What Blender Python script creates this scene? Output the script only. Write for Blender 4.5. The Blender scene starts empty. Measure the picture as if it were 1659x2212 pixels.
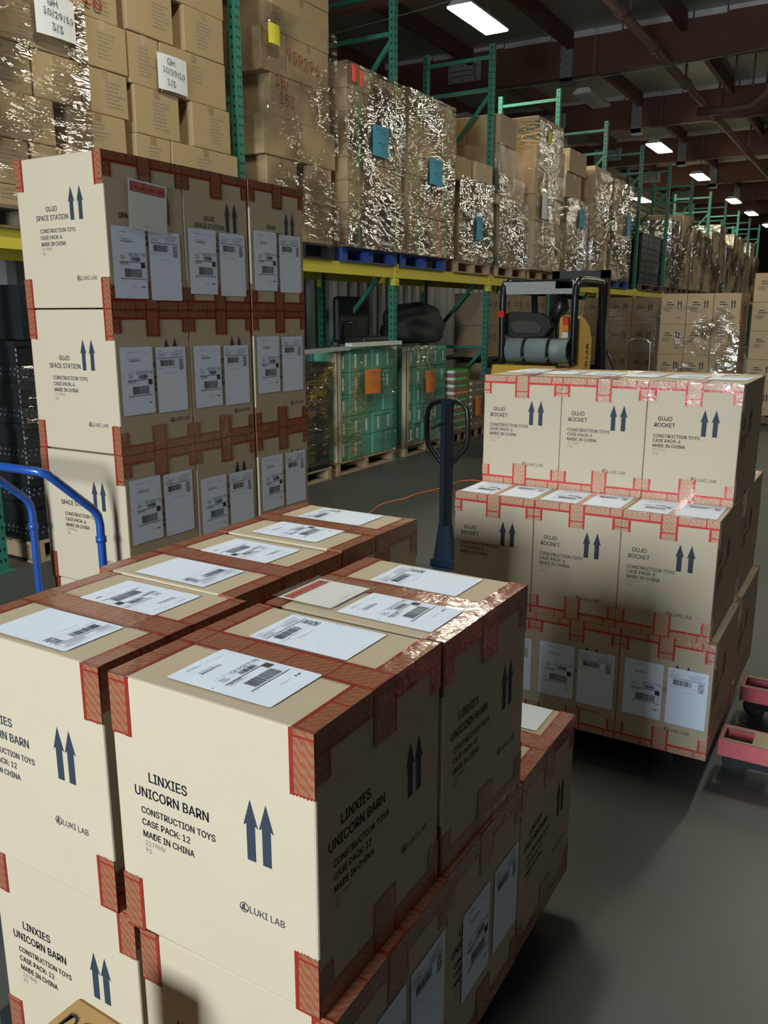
import bpy, bmesh, math, random
from mathutils import Vector, Matrix
random.seed(7)
PI = math.pi
S = bpy.context.scene
COL = S.collection

# ------------------------------------------------------------------ camera, world, light, exposure
cd = bpy.data.cameras.new('camera'); cam = bpy.data.objects.new('camera', cd); COL.objects.link(cam)
cam.location = (0, 0, 1.70)
cam.rotation_euler = (PI/2 - 0.2302, 0, 0.5346)
cd.sensor_fit = 'VERTICAL'; cd.sensor_height = 24; cd.lens = 24*1811.7/2212; cd.clip_start = .05; cd.clip_end = 300
S.camera = cam
S.view_settings.view_transform = 'Standard'; S.view_settings.look = 'None'
S.view_settings.exposure = 0.0; S.view_settings.gamma = 1; S.view_settings.use_curve_mapping = False
W = bpy.data.worlds.new('world'); S.world = W; W.use_nodes = True
W.node_tree.nodes['Background'].inputs[0].default_value = (.75, .85, 1, 1)
W.node_tree.nodes['Background'].inputs[1].default_value = 0.025
def area(name, loc, target, sx, sy, power, color):
    l = bpy.data.lights.new(name, 'AREA'); l.shape = 'RECTANGLE'; l.size = sx; l.size_y = sy; l.energy = power; l.color = color
    o = bpy.data.objects.new(name, l); COL.objects.link(o); o.location = loc
    o.rotation_euler = (Vector(target)-Vector(loc)).to_track_quat('-Z', 'Y').to_euler(); return o
# daylight through the open dock door behind the photographer
area('dock_door_daylight', (-1.6, -6.0, 2.75), (-1.2, 2, 1.0), 1.9, 2.2, 870, (.79, .905, 1.0))
LAMP_EMIT = 80.0

# ------------------------------------------------------------------ materials
def mat(name, col, rough=.6, metal=0, spec=.5, coat=0):
    m = bpy.data.materials.new(name); m.use_nodes = True; p = m.node_tree.nodes['Principled BSDF']
    p.inputs['Base Color'].default_value = (*col, 1); p.inputs['Roughness'].default_value = rough
    p.inputs['Metallic'].default_value = metal; p.inputs['Specular IOR Level'].default_value = spec
    p.inputs['Coat Weight'].default_value = coat
    return m
def N(m, t, **kw):
    n = m.node_tree.nodes.new(t)
    for k, v in kw.items(): setattr(n, k, v)
    return n
def L(m, a, b): m.node_tree.links.new(a, b)
def P(m): return m.node_tree.nodes['Principled BSDF']
def noisy(name, c1, c2, scale, rough=.7, bump=0, detail=4, metal=0, stretch=(1, 1, 1), spec=.5, coat=0, bscale=None, r2=None):
    m = mat(name, c1, rough, metal, spec, coat)
    tc = N(m, 'ShaderNodeTexCoord'); mp = N(m, 'ShaderNodeMapping'); mp.inputs['Scale'].default_value = stretch
    no = N(m, 'ShaderNodeTexNoise'); no.inputs['Scale'].default_value = scale; no.inputs['Detail'].default_value = detail
    mx = N(m, 'ShaderNodeMix', data_type='RGBA'); mx.inputs[6].default_value = (*c1, 1); mx.inputs[7].default_value = (*c2, 1)
    L(m, tc.outputs['Object'], mp.inputs[0]); L(m, mp.outputs[0], no.inputs['Vector'])
    L(m, no.outputs['Fac'], mx.inputs[0]); L(m, mx.outputs[2], P(m).inputs['Base Color'])
    if r2 is not None:
        mr = N(m, 'ShaderNodeMapRange'); mr.inputs[1].default_value = .35; mr.inputs[2].default_value = .65
        mr.inputs[3].default_value = rough; mr.inputs[4].default_value = r2
        L(m, no.outputs['Fac'], mr.inputs[0]); L(m, mr.outputs[0], P(m).inputs['Roughness'])
    if bump:
        b = N(m, 'ShaderNodeBump'); b.inputs['Strength'].default_value = bump; b.inputs['Distance'].default_value = .01
        if bscale:
            n2 = N(m, 'ShaderNodeTexNoise'); n2.inputs['Scale'].default_value = bscale; n2.inputs['Detail'].default_value = 5
            L(m, mp.outputs[0], n2.inputs['Vector']); L(m, n2.outputs['Fac'], b.inputs['Height'])
        else: L(m, no.outputs['Fac'], b.inputs['Height'])
        L(m, b.outputs[0], P(m).inputs['Normal'])
    return m
M = {}
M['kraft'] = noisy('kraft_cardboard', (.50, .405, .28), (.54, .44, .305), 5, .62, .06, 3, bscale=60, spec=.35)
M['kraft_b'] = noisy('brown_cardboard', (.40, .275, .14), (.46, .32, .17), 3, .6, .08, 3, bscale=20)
M['kraft_c'] = noisy('shade_darkened_cardboard', (.22, .155, .09), (.26, .185, .105), 3, .6, .08, 3, bscale=20)  # brown cardboard with the shade under the racks put into its colour
M['kraft_d'] = noisy('tan_cardboard', (.50, .35, .19), (.55, .40, .23), 3, .55, .08, 3, bscale=20)
M['ink'] = mat('printed_ink', (.022, .025, .032), .7)
M['ink_blue'] = mat('arrow_ink', (.018, .028, .045), .7)
M['ink_faint'] = mat('faint_ink', (.25, .205, .15), .8)
M['ink_grey'] = mat('label_ink', (.03, .03, .035), .6)
M['ink_light'] = mat('label_fine_print', (.36, .37, .42), .6)
M['paper'] = mat('label_paper', (.78, .85, .98), .55)
M['paper_warm'] = mat('note_paper', (.80, .79, .78), .6)
M['marker_red'] = mat('red_marker', (.30, .035, .02), .7)
M['red_label'] = mat('red_header', (.62, .05, .02), .4)
M['blue_note'] = noisy('blue_paper', (.06, .33, .47), (.08, .37, .5), 6, .6)
M['orange_note'] = noisy('orange_paper', (.72, .20, .03), (.78, .24, .04), 6, .6)
M['yellow_note'] = mat('yellow_paper', (.80, .72, .06), .6)
M['sticker_red'] = mat('red_sticker', (.85, .06, .035), .5)
M['steel_green'] = noisy('green_rack_paint', (.026, .165, .11), (.035, .20, .135), 8, .45)
M['hole'] = mat('punched_hole', (.006, .008, .008), .9)
M['beam_yellow'] = noisy('yellow_beam_paint', (.62, .50, .045), (.70, .57, .06), 5, .5)
M['wood'] = noisy('pallet_wood', (.33, .22, .12), (.46, .33, .19), 6, .8, .25, 5, stretch=(1, 6, 6))
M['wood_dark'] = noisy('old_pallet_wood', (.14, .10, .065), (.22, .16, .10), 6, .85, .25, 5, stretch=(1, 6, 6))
M['plastic_blue'] = noisy('blue_pallet_plastic', (.022, .055, .24), (.03, .075, .30), 8, .45)
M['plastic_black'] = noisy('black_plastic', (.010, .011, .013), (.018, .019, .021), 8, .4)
M['black_metal'] = mat('black_painted_steel', (.012, .013, .015), .3)
M['navy_metal'] = mat('dark_blue_steel', (.02, .035, .07), .28, coat=.4)
M['cart_blue'] = noisy('blue_cart_paint', (.015, .065, .30), (.02, .09, .36), 20, .28, .15, 3, coat=.4)
M['fork_red'] = noisy('red_fork_paint', (.60, .085, .10), (.70, .17, .19), 12, .38, .2, 4, coat=.3)
M['fork_worn'] = noisy('worn_fork_steel', (.42, .35, .22), (.62, .55, .40), 7, .28, .2, 4, metal=.8)
M['rubber'] = mat('grey_rubber', (.05, .05, .055), .6)
M['chrome'] = mat('steel', (.55, .55, .55), .25, metal=1)
M['fork_yellow'] = noisy('forklift_yellow', (.60, .36, .045), (.66, .41, .06), 6, .35, coat=.3)
M['tank'] = noisy('grey_tank_paint', (.20, .26, .27), (.26, .32, .33), 8, .4)
M['vinyl'] = noisy('black_vinyl', (.012, .012, .012), (.02, .02, .02), 8, .55, .2)
M['grey'] = mat('light_grey_steel', (.36, .38, .37), .4)
M['tail_red'] = mat('tail_light_red', (.75, .03, .02), .25)
M['tail_orange'] = mat('tail_light_orange', (.80, .22, .03), .3)
M['white'] = mat('white_paint', (.75, .75, .72), .5)
M['teal'] = noisy('teal_cardboard', (.09, .32, .225), (.115, .37, .265), 6, .55, .1)
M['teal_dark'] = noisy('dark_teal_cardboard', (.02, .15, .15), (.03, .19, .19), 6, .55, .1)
M['lime'] = noisy('green_tray', (.08, .42, .05), (.12, .5, .08), 6, .5)
M['cord'] = mat('orange_cord', (.75, .22, .06), .5)
M['plank'] = mat('off_white_board', (.62, .64, .58), .5)
M['bag'] = noisy('black_bag_plastic', (.010, .010, .011), (.016, .016, .018), 12, .7, .6)
M['do'] = noisy('stained_orange_card', (.56, .31, .10), (.70, .42, .16), 9, .75, .3, 6)
M['foil'] = noisy('foil_insulation', (.22, .23, .20), (.34, .35, .31), 1.2, .45, .8, 5, bscale=3.5, stretch=(1, .35, 1), metal=.2)
M['foil_edge'] = noisy('bright_foil_edge', (.55, .56, .55), (.8, .8, .8), 5, .35, .5, 4, metal=.3)
M['glulam'] = noisy('stained_glulam', (.105, .042, .027), (.15, .062, .04), 2.2, .7, .25, 6, stretch=(.3, 4, 5))
M['purlin'] = noisy('dark_purlin', (.07, .030, .022), (.10, .045, .03), 3, .8, .2, 5, stretch=(4, .3, 4))
M['bracket'] = noisy('steel_plate', (.17, .18, .19), (.24, .25, .26), 4, .6, metal=.2)
M['pipe'] = noisy('brown_pipe_paint', (.115, .07, .05), (.15, .09, .065), 5, .55)
M['floor'] = noisy('sealed_concrete', (.046, .052, .046), (.078, .082, .072), 1.3, .38, .03, 8, bscale=40, r2=.52, spec=.5)
M['wall'] = noisy('dark_wall', (.10, .08, .065), (.13, .10, .08), 2, .8)
M['wall_rib'] = noisy('grey_corrugated', (.34, .35, .34), (.42, .43, .41), 3, .55)
M['slats'] = noisy('brown_corrugated', (.30, .24, .17), (.38, .31, .22), 2, .5)
M['chrome_wire'] = M['chrome']

def film_mat(name, haze, lo, hi, stretch, bump=1.0, scale=5.0, dist=.05, rough=.13):
    m = bpy.data.materials.new(name); m.use_nodes = True; nt = m.node_tree; nt.nodes.clear()
    out = N(m, 'ShaderNodeOutputMaterial'); tr = N(m, 'ShaderNodeBsdfTransparent'); gl = N(m, 'ShaderNodeBsdfGlossy'); df = N(m, 'ShaderNodeBsdfDiffuse')
    gl.inputs['Color'].default_value = (1, .98, .93, 1); gl.inputs['Roughness'].default_value = rough; df.inputs['Color'].default_value = (.74, .70, .58, 1)
    mx = N(m, 'ShaderNodeMixShader'); m2 = N(m, 'ShaderNodeMixShader'); m2.inputs[0].default_value = haze
    tc = N(m, 'ShaderNodeTexCoord'); mp = N(m, 'ShaderNodeMapping'); mp.inputs['Scale'].default_value = stretch; mp.inputs['Rotation'].default_value = (.16, .05, .1)
    n1 = N(m, 'ShaderNodeTexNoise'); n1.inputs['Scale'].default_value = scale; n1.inputs['Detail'].default_value = 3; n1.inputs['Roughness'].default_value = .5
    n1.inputs['Distortion'].default_value = .8
    n2 = N(m, 'ShaderNodeTexNoise'); n2.inputs['Scale'].default_value = 1.7; n2.inputs['Detail'].default_value = 4
    b = N(m, 'ShaderNodeBump'); b.inputs['Strength'].default_value = bump; b.inputs['Distance'].default_value = dist
    mr = N(m, 'ShaderNodeMapRange'); mr.inputs[1].default_value = .42; mr.inputs[2].default_value = .60; mr.inputs[3].default_value = lo; mr.inputs[4].default_value = hi
    L(m, tc.outputs['Object'], mp.inputs[0]); L(m, mp.outputs[0], n1.inputs['Vector']); L(m, tc.outputs['Object'], n2.inputs['Vector'])
    L(m, n1.outputs['Fac'], b.inputs['Height']); L(m, b.outputs[0], gl.inputs['Normal'])
    L(m, n2.outputs['Fac'], mr.inputs[0]); L(m, mr.outputs[0], mx.inputs[0])
    L(m, tr.outputs[0], m2.inputs[1]); L(m, df.outputs[0], m2.inputs[2]); L(m, m2.outputs[0], mx.inputs[1])
    L(m, gl.outputs[0], mx.inputs[2]); L(m, mx.outputs[0], out.inputs[0])
    return m
M['film'] = film_mat('stretch_film', .05, .12, .75, (1, 1.3, 3.2), scale=4.5, dist=.030, rough=.03)
M['film_thin'] = film_mat('thin_stretch_film', .01, .0, .50, (1, .8, 4.0), scale=4, dist=.030, rough=.03)
M['film_white'] = film_mat('cloudy_stretch_film', .15, .25, .80, (1, 1.2, 2.2), scale=5, dist=.034, rough=.04)
M['film_pouch'] = film_mat('pouch_film', .10, .04, .16, (1, 1, 1), .5, 18, .01)

def tape_mat(name, base, red, hatch):
    m = mat(name, base, .22, 0, .5, .25); nt = m.node_tree
    uv = N(m, 'ShaderNodeUVMap'); sx = N(m, 'ShaderNodeSeparateXYZ'); L(m, uv.outputs[0], sx.inputs[0])
    def mth(op, a, b=None, c=None):
        n = N(m, 'ShaderNodeMath', operation=op)
        for i, v in enumerate((a, b, c)):
            if v is None: continue
            if isinstance(v, (int, float)): n.inputs[i].default_value = v
            else: L(m, v, n.inputs[i])
        return n.outputs[0]
    U, V = sx.outputs[0], sx.outputs[1]
    # borders
    bd = mth('GREATER_THAN', mth('ABSOLUTE', mth('SUBTRACT', V, .5)), .385)
    # diagonal hatching built of slanting dashes
    ph = mth('MULTIPLY_ADD', V, 3.6, mth('MULTIPLY', U, 55))
    wob = mth('SINE', mth('MULTIPLY', V, 26)); ph2 = mth('MULTIPLY_ADD', wob, .13, ph)
    h1 = mth('LESS_THAN', mth('FRACT', ph2), .45)
    # cross bar of the reinforcement every 95 mm
    cb = mth('LESS_THAN', mth('FRACT', mth('MULTIPLY', U, 10.5)), .045)
    any_ = mth('MAXIMUM', mth('MAXIMUM', bd, cb), mth('MULTIPLY', h1, hatch))
    no = N(m, 'ShaderNodeTexNoise'); no.inputs['Scale'].default_value = 60; L(m, uv.outputs[0], no.inputs['Vector'])
    any2 = mth('MULTIPLY', any_, mth('MULTIPLY_ADD', no.outputs['Fac'], .5, .68))
    mx = N(m, 'ShaderNodeMix', data_type='RGBA'); mx.inputs[6].default_value = (*base, 1); mx.inputs[7].default_value = (*red, 1)
    cl = N(m, 'ShaderNodeClamp'); L(m, any2, cl.inputs[0]); L(m, cl.outputs[0], mx.inputs[0]); L(m, mx.outputs[2], P(m).inputs['Base Color'])
    tc = N(m, 'ShaderNodeTexCoord'); n3 = N(m, 'ShaderNodeTexNoise'); n3.inputs['Scale'].default_value = 22; n3.inputs['Detail'].default_value = 3
    b = N(m, 'ShaderNodeBump'); b.inputs['Strength'].default_value = .55; b.inputs['Distance'].default_value = .006
    L(m, tc.outputs['Object'], n3.inputs['Vector']); L(m, n3.outputs['Fac'], b.inputs['Height']); L(m, b.outputs[0], P(m).inputs['Normal']); L(m, b.outputs[0], P(m).inputs['Coat Normal'])
    return m
M['tape'] = tape_mat('red_strapping_tape', (.29, .125, .062), (.27, .018, .012), .48)
M['tape_pale'] = tape_mat('pale_red_strapping_tape', (.50, .33, .21), (.55, .02, .022), .30)
M['tape_tan'] = mat('tan_tape', (.30, .20, .10), .3)

def emit(name, col, strength):
    m = bpy.data.materials.new(name); m.use_nodes = True; nt = m.node_tree; nt.nodes.clear()
    o = N(m, 'ShaderNodeOutputMaterial'); e = N(m, 'ShaderNodeEmission'); e.inputs[0].default_value = (*col, 1); e.inputs[1].default_value = strength
    L(m, e.outputs[0], o.inputs[0]); return m
M['lamp_on'] = emit('lit_lamp_diffuser', (1, .96, .78), LAMP_EMIT)
M['lamp_off'] = noisy('unlit_lamp_lens', (.45, .45, .42), (.6, .6, .55), 8, .3)

# ------------------------------------------------------------------ helpers
class MB:
    def __init__(s): s.v = []; s.f = []; s.m = []; s.uv = {}; s.mats = []
    def mi(s, m):
        if m not in s.mats: s.mats.append(m)
        return s.mats.index(m)
    def poly(s, pts, m, uv=None):
        n = len(s.v); s.v += [tuple(p) for p in pts]; s.f.append(list(range(n, n+len(pts)))); s.m.append(s.mi(m))
        if uv: s.uv[len(s.f)-1] = uv
    def box(s, x0, x1, y0, y1, z0, z1, m, R=None, skip=''):
        n = len(s.v); k = s.mi(m)
        P8 = [(x, y, z) for z in (z0, z1) for y in (y0, y1) for x in (x0, x1)]
        if R is not None: P8 = [tuple(R @ Vector(p)) for p in P8]
        s.v += P8
        F = {'b': (0, 2, 3, 1), 't': (4, 5, 7, 6), 'f': (0, 1, 5, 4), 'k': (2, 6, 7, 3), 'l': (0, 4, 6, 2), 'r': (1, 3, 7, 5)}
        for c, q in F.items():
            if c in skip: continue
            s.f.append([n+i for i in q]); s.m.append(k)
    def tube(s, pts, r, m, n=12, caps=True, closed=False):
        pts = [Vector(p) for p in pts]; k = s.mi(m); rings = []; N_ = len(pts); prev = None
        rr = r if isinstance(r, (list, tuple)) else [r]*N_
        for i, p in enumerate(pts):
            if closed: t = pts[(i+1) % N_]-pts[i-1]
            else: t = pts[min(i+1, N_-1)]-pts[max(i-1, 0)]
            t.normalize()
            if prev is None:
                a = Vector((0, 0, 1)) if abs(t.z) < .9 else Vector((1, 0, 0)); u = t.cross(a).normalized()
            else: u = (prev - t*prev.dot(t)).normalized()
            prev = u; w = t.cross(u); base = len(s.v)
            for j in range(n):
                a = 2*PI*j/n; s.v.append(tuple(p+(u*math.cos(a)+w*math.sin(a))*rr[i]))
            rings.append(base)
        for i in range(N_ if closed else N_-1):
            a, b = rings[i], rings[(i+1) % N_]
            for j in range(n):
                s.f.append([a+j, a+(j+1) % n, b+(j+1) % n, b+j]); s.m.append(k)
        if caps and not closed:
            s.f.append([rings[0]+j for j in range(n)][::-1]); s.m.append(k); s.f.append([rings[-1]+j for j in range(n)]); s.m.append(k)
    def text(s, st, o, u, v, size, m, align='l', bold=True):
        V, F, w = text_geo(st, bold); u = Vector(u); v = Vector(v); o = Vector(o)
        x0 = {'l': 0, 'c': -w*size/2, 'r': -w*size}[align]; n = len(s.v); k = s.mi(m)
        for a, b in V: s.v.append(tuple(o+u*(a*size+x0)+v*(b*size)))
        for f in F: s.f.append([n+i for i in f]); s.m.append(k)
    def mesh(s, name, smooth=False, bevel=0):
        me = bpy.data.meshes.new(name); me.from_pydata(s.v, [], s.f)
        for m in s.mats: me.materials.append(m)
        me.polygons.foreach_set('material_index', s.m)
        if s.uv:
            l = me.uv_layers.new(name='UVMap')
            for fi, uv in s.uv.items():
                p = me.polygons[fi]
                for j, li in enumerate(p.loop_indices): l.data[li].uv = uv[j]
        if bevel:
            bm = bmesh.new(); bm.from_mesh(me)
            bmesh.ops.remove_doubles(bm, verts=bm.verts, dist=1e-6)
            bmesh.ops.bevel(bm, geom=list(bm.edges), offset=bevel, segments=2, affect='EDGES', profile=.5, clamp_overlap=True)
            bm.to_mesh(me); bm.free()
        if smooth: me.polygons.foreach_set('use_smooth', [True]*len(me.polygons))
        me.update(); return me
_tc = {}
try:
    import os
    FONT = bpy.data.fonts.load(os.path.join(bpy.utils.system_resource('DATAFILES'), 'fonts', 'Inter.woff2'))
except Exception: FONT = None
def raw_text(st):
    if ('raw', st) in _tc: return _tc['raw', st]
    c = bpy.data.curves.new('t', 'FONT'); c.body = st; c.size = 1; c.resolution_u = 3; c.fill_mode = 'FRONT'
    if FONT: c.font = FONT
    o = bpy.data.objects.new('t', c); COL.objects.link(o)
    dg = bpy.context.evaluated_depsgraph_get(); dg.update(); e = o.evaluated_get(dg); me = e.to_mesh()
    V = [(v.co.x, v.co.y) for v in me.vertices]; F = [list(p.vertices) for p in me.polygons]
    e.to_mesh_clear(); bpy.data.objects.remove(o); bpy.data.curves.remove(c)
    _tc['raw', st] = (V, F); return V, F
def text_geo(st, bold):
    """letters as flat polygons, cap height .735 for size 1"""
    key = (st, bold)
    if key in _tc: return _tc[key]
    wid = lambda t: max(a for a, b_ in raw_text(t)[0])
    kx = .735/max(b_ for a, b_ in raw_text('H')[0]); hh = wid('HH'); V, F, x = [], [], 0.0
    for ch in st:
        if ch == ' ': x += .27; continue
        adv = (wid('H'+ch+'H')-hh)*kx; n0 = len(V)
        if ch == 'K':
            t = .095; P_ = lambda *q: [(x+.07+a, b_) for a, b_ in q]
            for q in (P_((0, 0), (t, 0), (t, .735), (0, .735)), P_((t*.9, .26), (.47, .735), (.59, .735), (t*.9, .17)), P_((.24, .42), (.48, 0), (.60, 0), (.305, .49))):
                k = len(V); V += q; F.append([k, k+1, k+2, k+3])
        else:
            v_, f_ = raw_text(ch); V += [(a*kx+x, b_*kx) for a, b_ in v_]; F += [[q+n0 for q in f] for f in f_]
        x += adv
    sx = .90 if bold else .95
    V = [(a*sx, b_) for a, b_ in V]
    if bold:
        F0 = list(F); V0 = list(V)
        for dx, dy in ((.016, 0), (.032, 0), (.016, .012), (.016, -.008)):
            k = len(V); V = V+[(a+dx, b_+dy) for a, b_ in V0]; F = F+[[q+k for q in f] for f in F0]
    _tc[key] = (V, F, max([a for a, b_ in V] or [0])); return _tc[key]
def obj(name, me, parent=None, loc=None, rot=None):
    o = bpy.data.objects.new(name, me); COL.objects.link(o)
    if parent: o.parent = parent
    if loc: o.location = loc
    if rot: o.rotation_euler = rot
    return o
def tag(o, label, cat, group=None, kind=None):
    o['label'] = label; o['category'] = cat
    if group: o['group'] = group
    if kind: o['kind'] = kind
    return o
def thing(name, label, cat, loc=(0, 0, 0), rz=0, group=None):
    o = bpy.data.objects.new(name, None); COL.objects.link(o); o.location = loc; o.rotation_euler = (0, 0, rz); o.empty_display_size = .1
    return tag(o, label, cat, group)
def struct(name, me, loc=None):
    o = obj(name, me, loc=loc); o['kind'] = 'structure'; return o
def copy_tree(o, parent=None):
    c = o.copy(); COL.objects.link(c)
    if parent: c.parent = parent
    for ch in list(o.children): copy_tree(ch, c)
    return c

# ------------------------------------------------------------------ setting
b = MB(); b.poly([(-16, -9, 0), (9, -9, 0), (9, 66, 0), (-16, 66, 0)], M['floor']); struct('floor', b.mesh('floor'))
b = MB(); b.box(-16, 9, -9, 66, 7.74, 7.8, M['foil']); struct('ceiling', b.mesh('ceiling'))
b = MB(); b.box(-16.2, -16, -9, 66, 0, 7.8, M['wall']); struct('wall_left', b.mesh('wall_left'))
b = MB(); b.box(-16, 9, 66, 66.2, 0, 7.8, M['wall']); struct('wall_back', b.mesh('wall_back'))
# corrugated partition behind the racks
b = MB(); y = 1.0; k = 0
while y < 16:
    x = -6.78 if k % 2 else -6.84
    b.poly([(x, y, 0), (x, y+.10, 0), (x, y+.10, 3.3), (x, y, 3.3)], M['wall_rib'])
    x2 = -6.84 if k % 2 else -6.78
    b.poly([(x, y+.10, 0), (x2, y+.135, 0), (x2, y+.135, 3.3), (x, y+.10, 3.3)], M['wall_rib'])
    y += .135; k += 1
b.box(-6.9, -6.86, 1, y, 0, 3.3, M['wall_rib'])
struct('wall_partition', b.mesh('wall_partition'))
# brown horizontally ribbed wall far down the aisle, behind the racks
b = MB(); z = 2.2
while z < 7.2:
    b.poly([(-9.9, 33, z), (-9.9, 60, z), (-9.9, 60, z+.11), (-9.9, 33, z+.11)], M['slats'])
    b.poly([(-9.9, 33, z+.11), (-9.9, 60, z+.11), (-9.98, 60, z+.15), (-9.98, 33, z+.15)], M['slats'])
    b.poly([(-9.98, 33, z+.15), (-9.98, 60, z+.15), (-9.98, 60, z+.22), (-9.98, 33, z+.22)], M['slats'])
    z += .22
b.box(-10.05, -10.0, 33, 60, 0, 7.2, M['slats'])
struct('wall_far', b.mesh('wall_far'))
# roof timbers: glulams across the aisle, purlins along it
gl_y = [7.47, 13.52, 19.57, 25.6, 31.6, 37.5, 43.5, 49.5, 55.5]
def glulam_mesh():
    b = MB(); b.box(-16, 9, 0, .22, 6.85, 7.70, M['glulam'])
    return b.mesh('glulam')
gm = glulam_mesh()
be = MB()
x = -16
while x < 9:
    w = random.uniform(.5, 1.6); be.box(x, x+w-.03, -.03, .005, 7.63+random.uniform(-.02, .03), 7.738, M['foil_edge']); x += w
em = be.mesh('foil_edge')
ti = 1
for gy in gl_y:
    struct('trim_%d' % ti, gm, (0, gy, 0)); ti += 1
    o = struct('trim_%d' % ti, em, (0, gy, 0)); ti += 1
pm = MB(); pm.box(-.06, .06, 0, 5.83, 7.40, 7.735, M['purlin']); pm = pm.mesh('purlin')
for gi, gy in enumerate(gl_y[:-1]):
    for px in (-14, -11.6, -9.2, -6.8, -4.4, -2.0, .4):
        struct('trim_%d' % ti, pm, (px, gy+.22, 0)); ti += 1
# steel hangers and splice plates on the glulams
hb = MB(); hb.box(-.14, .14, -.05, -.003, 6.72, 7.50, M['bracket']); hb.box(-.14, .14, -.05, .27, 6.70, 6.83, M['bracket'])
for q in range(4):
    hb.tube([(-.0, -.06, 6.95+q*.15), (0, -.05, 6.95+q*.15)], .018, M['chrome'], 8)
hbm = hb.mesh('hanger')
sb = MB(); sb.box(-.42, .42, -.03, -.003, 7.06, 7.46, M['grey'])
for q in (-.36, -.05, .3):
    for z in (7.11, 7.41): sb.tube([(q, -.045, z), (q, -.03, z)], .02, M['ink'], 8)
sb.box(.22, .30, -.04, -.03, 7.14, 7.40, M['bracket'])
for z in (7.19, 7.3): sb.box(-.38, .18, -.035, -.03, z, z+.015, M['ink'])
sbm = sb.mesh('splice')
NTH = ['first', 'second', 'third', 'fourth', 'fifth', 'sixth', 'seventh', 'eighth', 'ninth', 'tenth', 'eleventh', 'twelfth', 'thirteenth', 'fourteenth', 'fifteenth']
for i, gy in enumerate(gl_y[2:7]):
    tag(obj('beam_hanger', hbm, loc=(-6.88, gy, 0)), 'dark steel hanger strap on the %s red roof beam down the aisle' % NTH[i], 'bracket', 'steel hangers on the roof beams')
    tag(obj('splice_plate', sbm, loc=(-9.37, gy, 0)), 'pale bolted steel plate on the %s red roof beam down the aisle' % NTH[i], 'bracket', 'steel plates on the roof beams')
# sprinkler main with branches
r = thing('sprinkler_pipe', 'long brown sprinkler main pipe hanging under the roof beams', 'pipe', (-4.5, 0, 6.62))
b = MB(); b.tube([(0, 6, 0), (0, 62, 0)], .085, M['pipe'], 14); obj('main_pipe', b.mesh('main_pipe', True), r)
for y in (9, 15.3, 17.5, 20.6, 24.2, 29.5, 35, 41):
    b = MB(); b.tube([(0, y-.09, 0), (0, y+.09, 0)], .112, M['pipe'], 14); obj('coupling', b.mesh('coupling', True), r)
for y in (15.9, 20.5, 24.4, 30, 36):
    b = MB(); b.tube([(.0, y, .08), (.0, y, 1.1)], .03, M['pipe'], 8); obj('riser', b.mesh('riser', True), r)
bb = MB()
for y in (21.5,):
    bb.tube([(1.6, y, .9), (1.6, y, .1), (1.5, y, -.2), (1.2, y, -.4), (0.7, y, -.42), (.1, y, -.4)], .10, M['pipe'], 12)
obj('elbow_pipe', bb.mesh('elbow', True), r)
for i, (x, y) in enumerate([(-3.6, 21.2), (-3.25, 21.4), (-2.75, 21.6), (-2.3, 27.5), (-2.6, 27.8)]):
    b = MB(); b.tube([(0, 0, 0), (.0, 0, 1.1)], .022, M['pipe'], 6)
    tag(obj('hanger_rod', b.mesh('rod'), loc=(x, y, 6.6)), NTH[i]+' thin dark threaded rod hanging from roof beside the brown sprinkler main', 'rod', 'threaded rods near the sprinkler main')
for i, (p0, p1, lab) in enumerate([((-8.8, 11.9, 5.9), (-1.5, 12.3, 6.75), 'thin grey wire strung across beside the nearest lit lamp'),
                                   ((-9, 17.5, 6.3), (-1.5, 18.9, 6.75), 'thin grey wire strung across under the first red beam')]):
    b = MB(); p0 = Vector(p0); p1 = Vector(p1)
    b.tube([p0.lerp(p1, t/10)-Vector((0, 0, .12*math.sin(PI*t/10))) for t in range(11)], .008, M['bracket'], 6)
    tag(obj('overhead_wire', b.mesh('wire', True)), lab, 'wire')
# ------------------------------------------------------------------ high bay lamps
def lamp(x, y, z, on, label, group):
    t = thing('ceiling_lamp', label, 'lamp', (x, y, z), 0, group)
    b = MB(); w, l = .20, .72
    top = [(-w*.6, -l*.92, .10), (w*.6, -l*.92, .10), (w*.6, l*.92, .10), (-w*.6, l*.92, .10)]
    bot = [(-w, -l, 0), (w, -l, 0), (w, l, 0), (-w, l, 0)]
    b.poly(top, M['white'])
    for i in range(4): j = (i+1) % 4; b.poly([bot[i], bot[j], top[j], top[i]], M['white'])
    obj('housing', b.mesh('housing'), t)
    b = MB(); mm = M['lamp_on'] if on else M['lamp_off']
    b.box(-w*.97, w*.97, -l*.98, l*.98, -.025, .0, mm); d = obj('diffuser', b.mesh('diffuser'), t)
    if not on:
        b = MB()
        for q in range(-2, 3): b.box(q*.075-.004, q*.075+.004, -l*.97, l*.97, -.035, -.025, M['white'])
        obj('louvre', b.mesh('louvre'), d)
    b = MB()
    for sy in (-.5, .5): b.tube([(0, sy, .1), (0, 0, .55), (0, 0, .56)], .006, M['bracket'], 6)
    b.tube([(0, 0, .55), (0, 0, 7.73-z)], .007, M['bracket'], 6); obj('hanging_wire', b.mesh('hang'), t)
    return t
LG = 'lit high bay lamps over the rack row'
lamp(-6.1, 13.2, 6.2, True, 'large glowing lamp, nearest of the row hanging over the racks', LG)
lamp(-6.1, 19.06, 6.2, False, 'unlit rectangular lamp hanging over the racks below the red beam', None)
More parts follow.
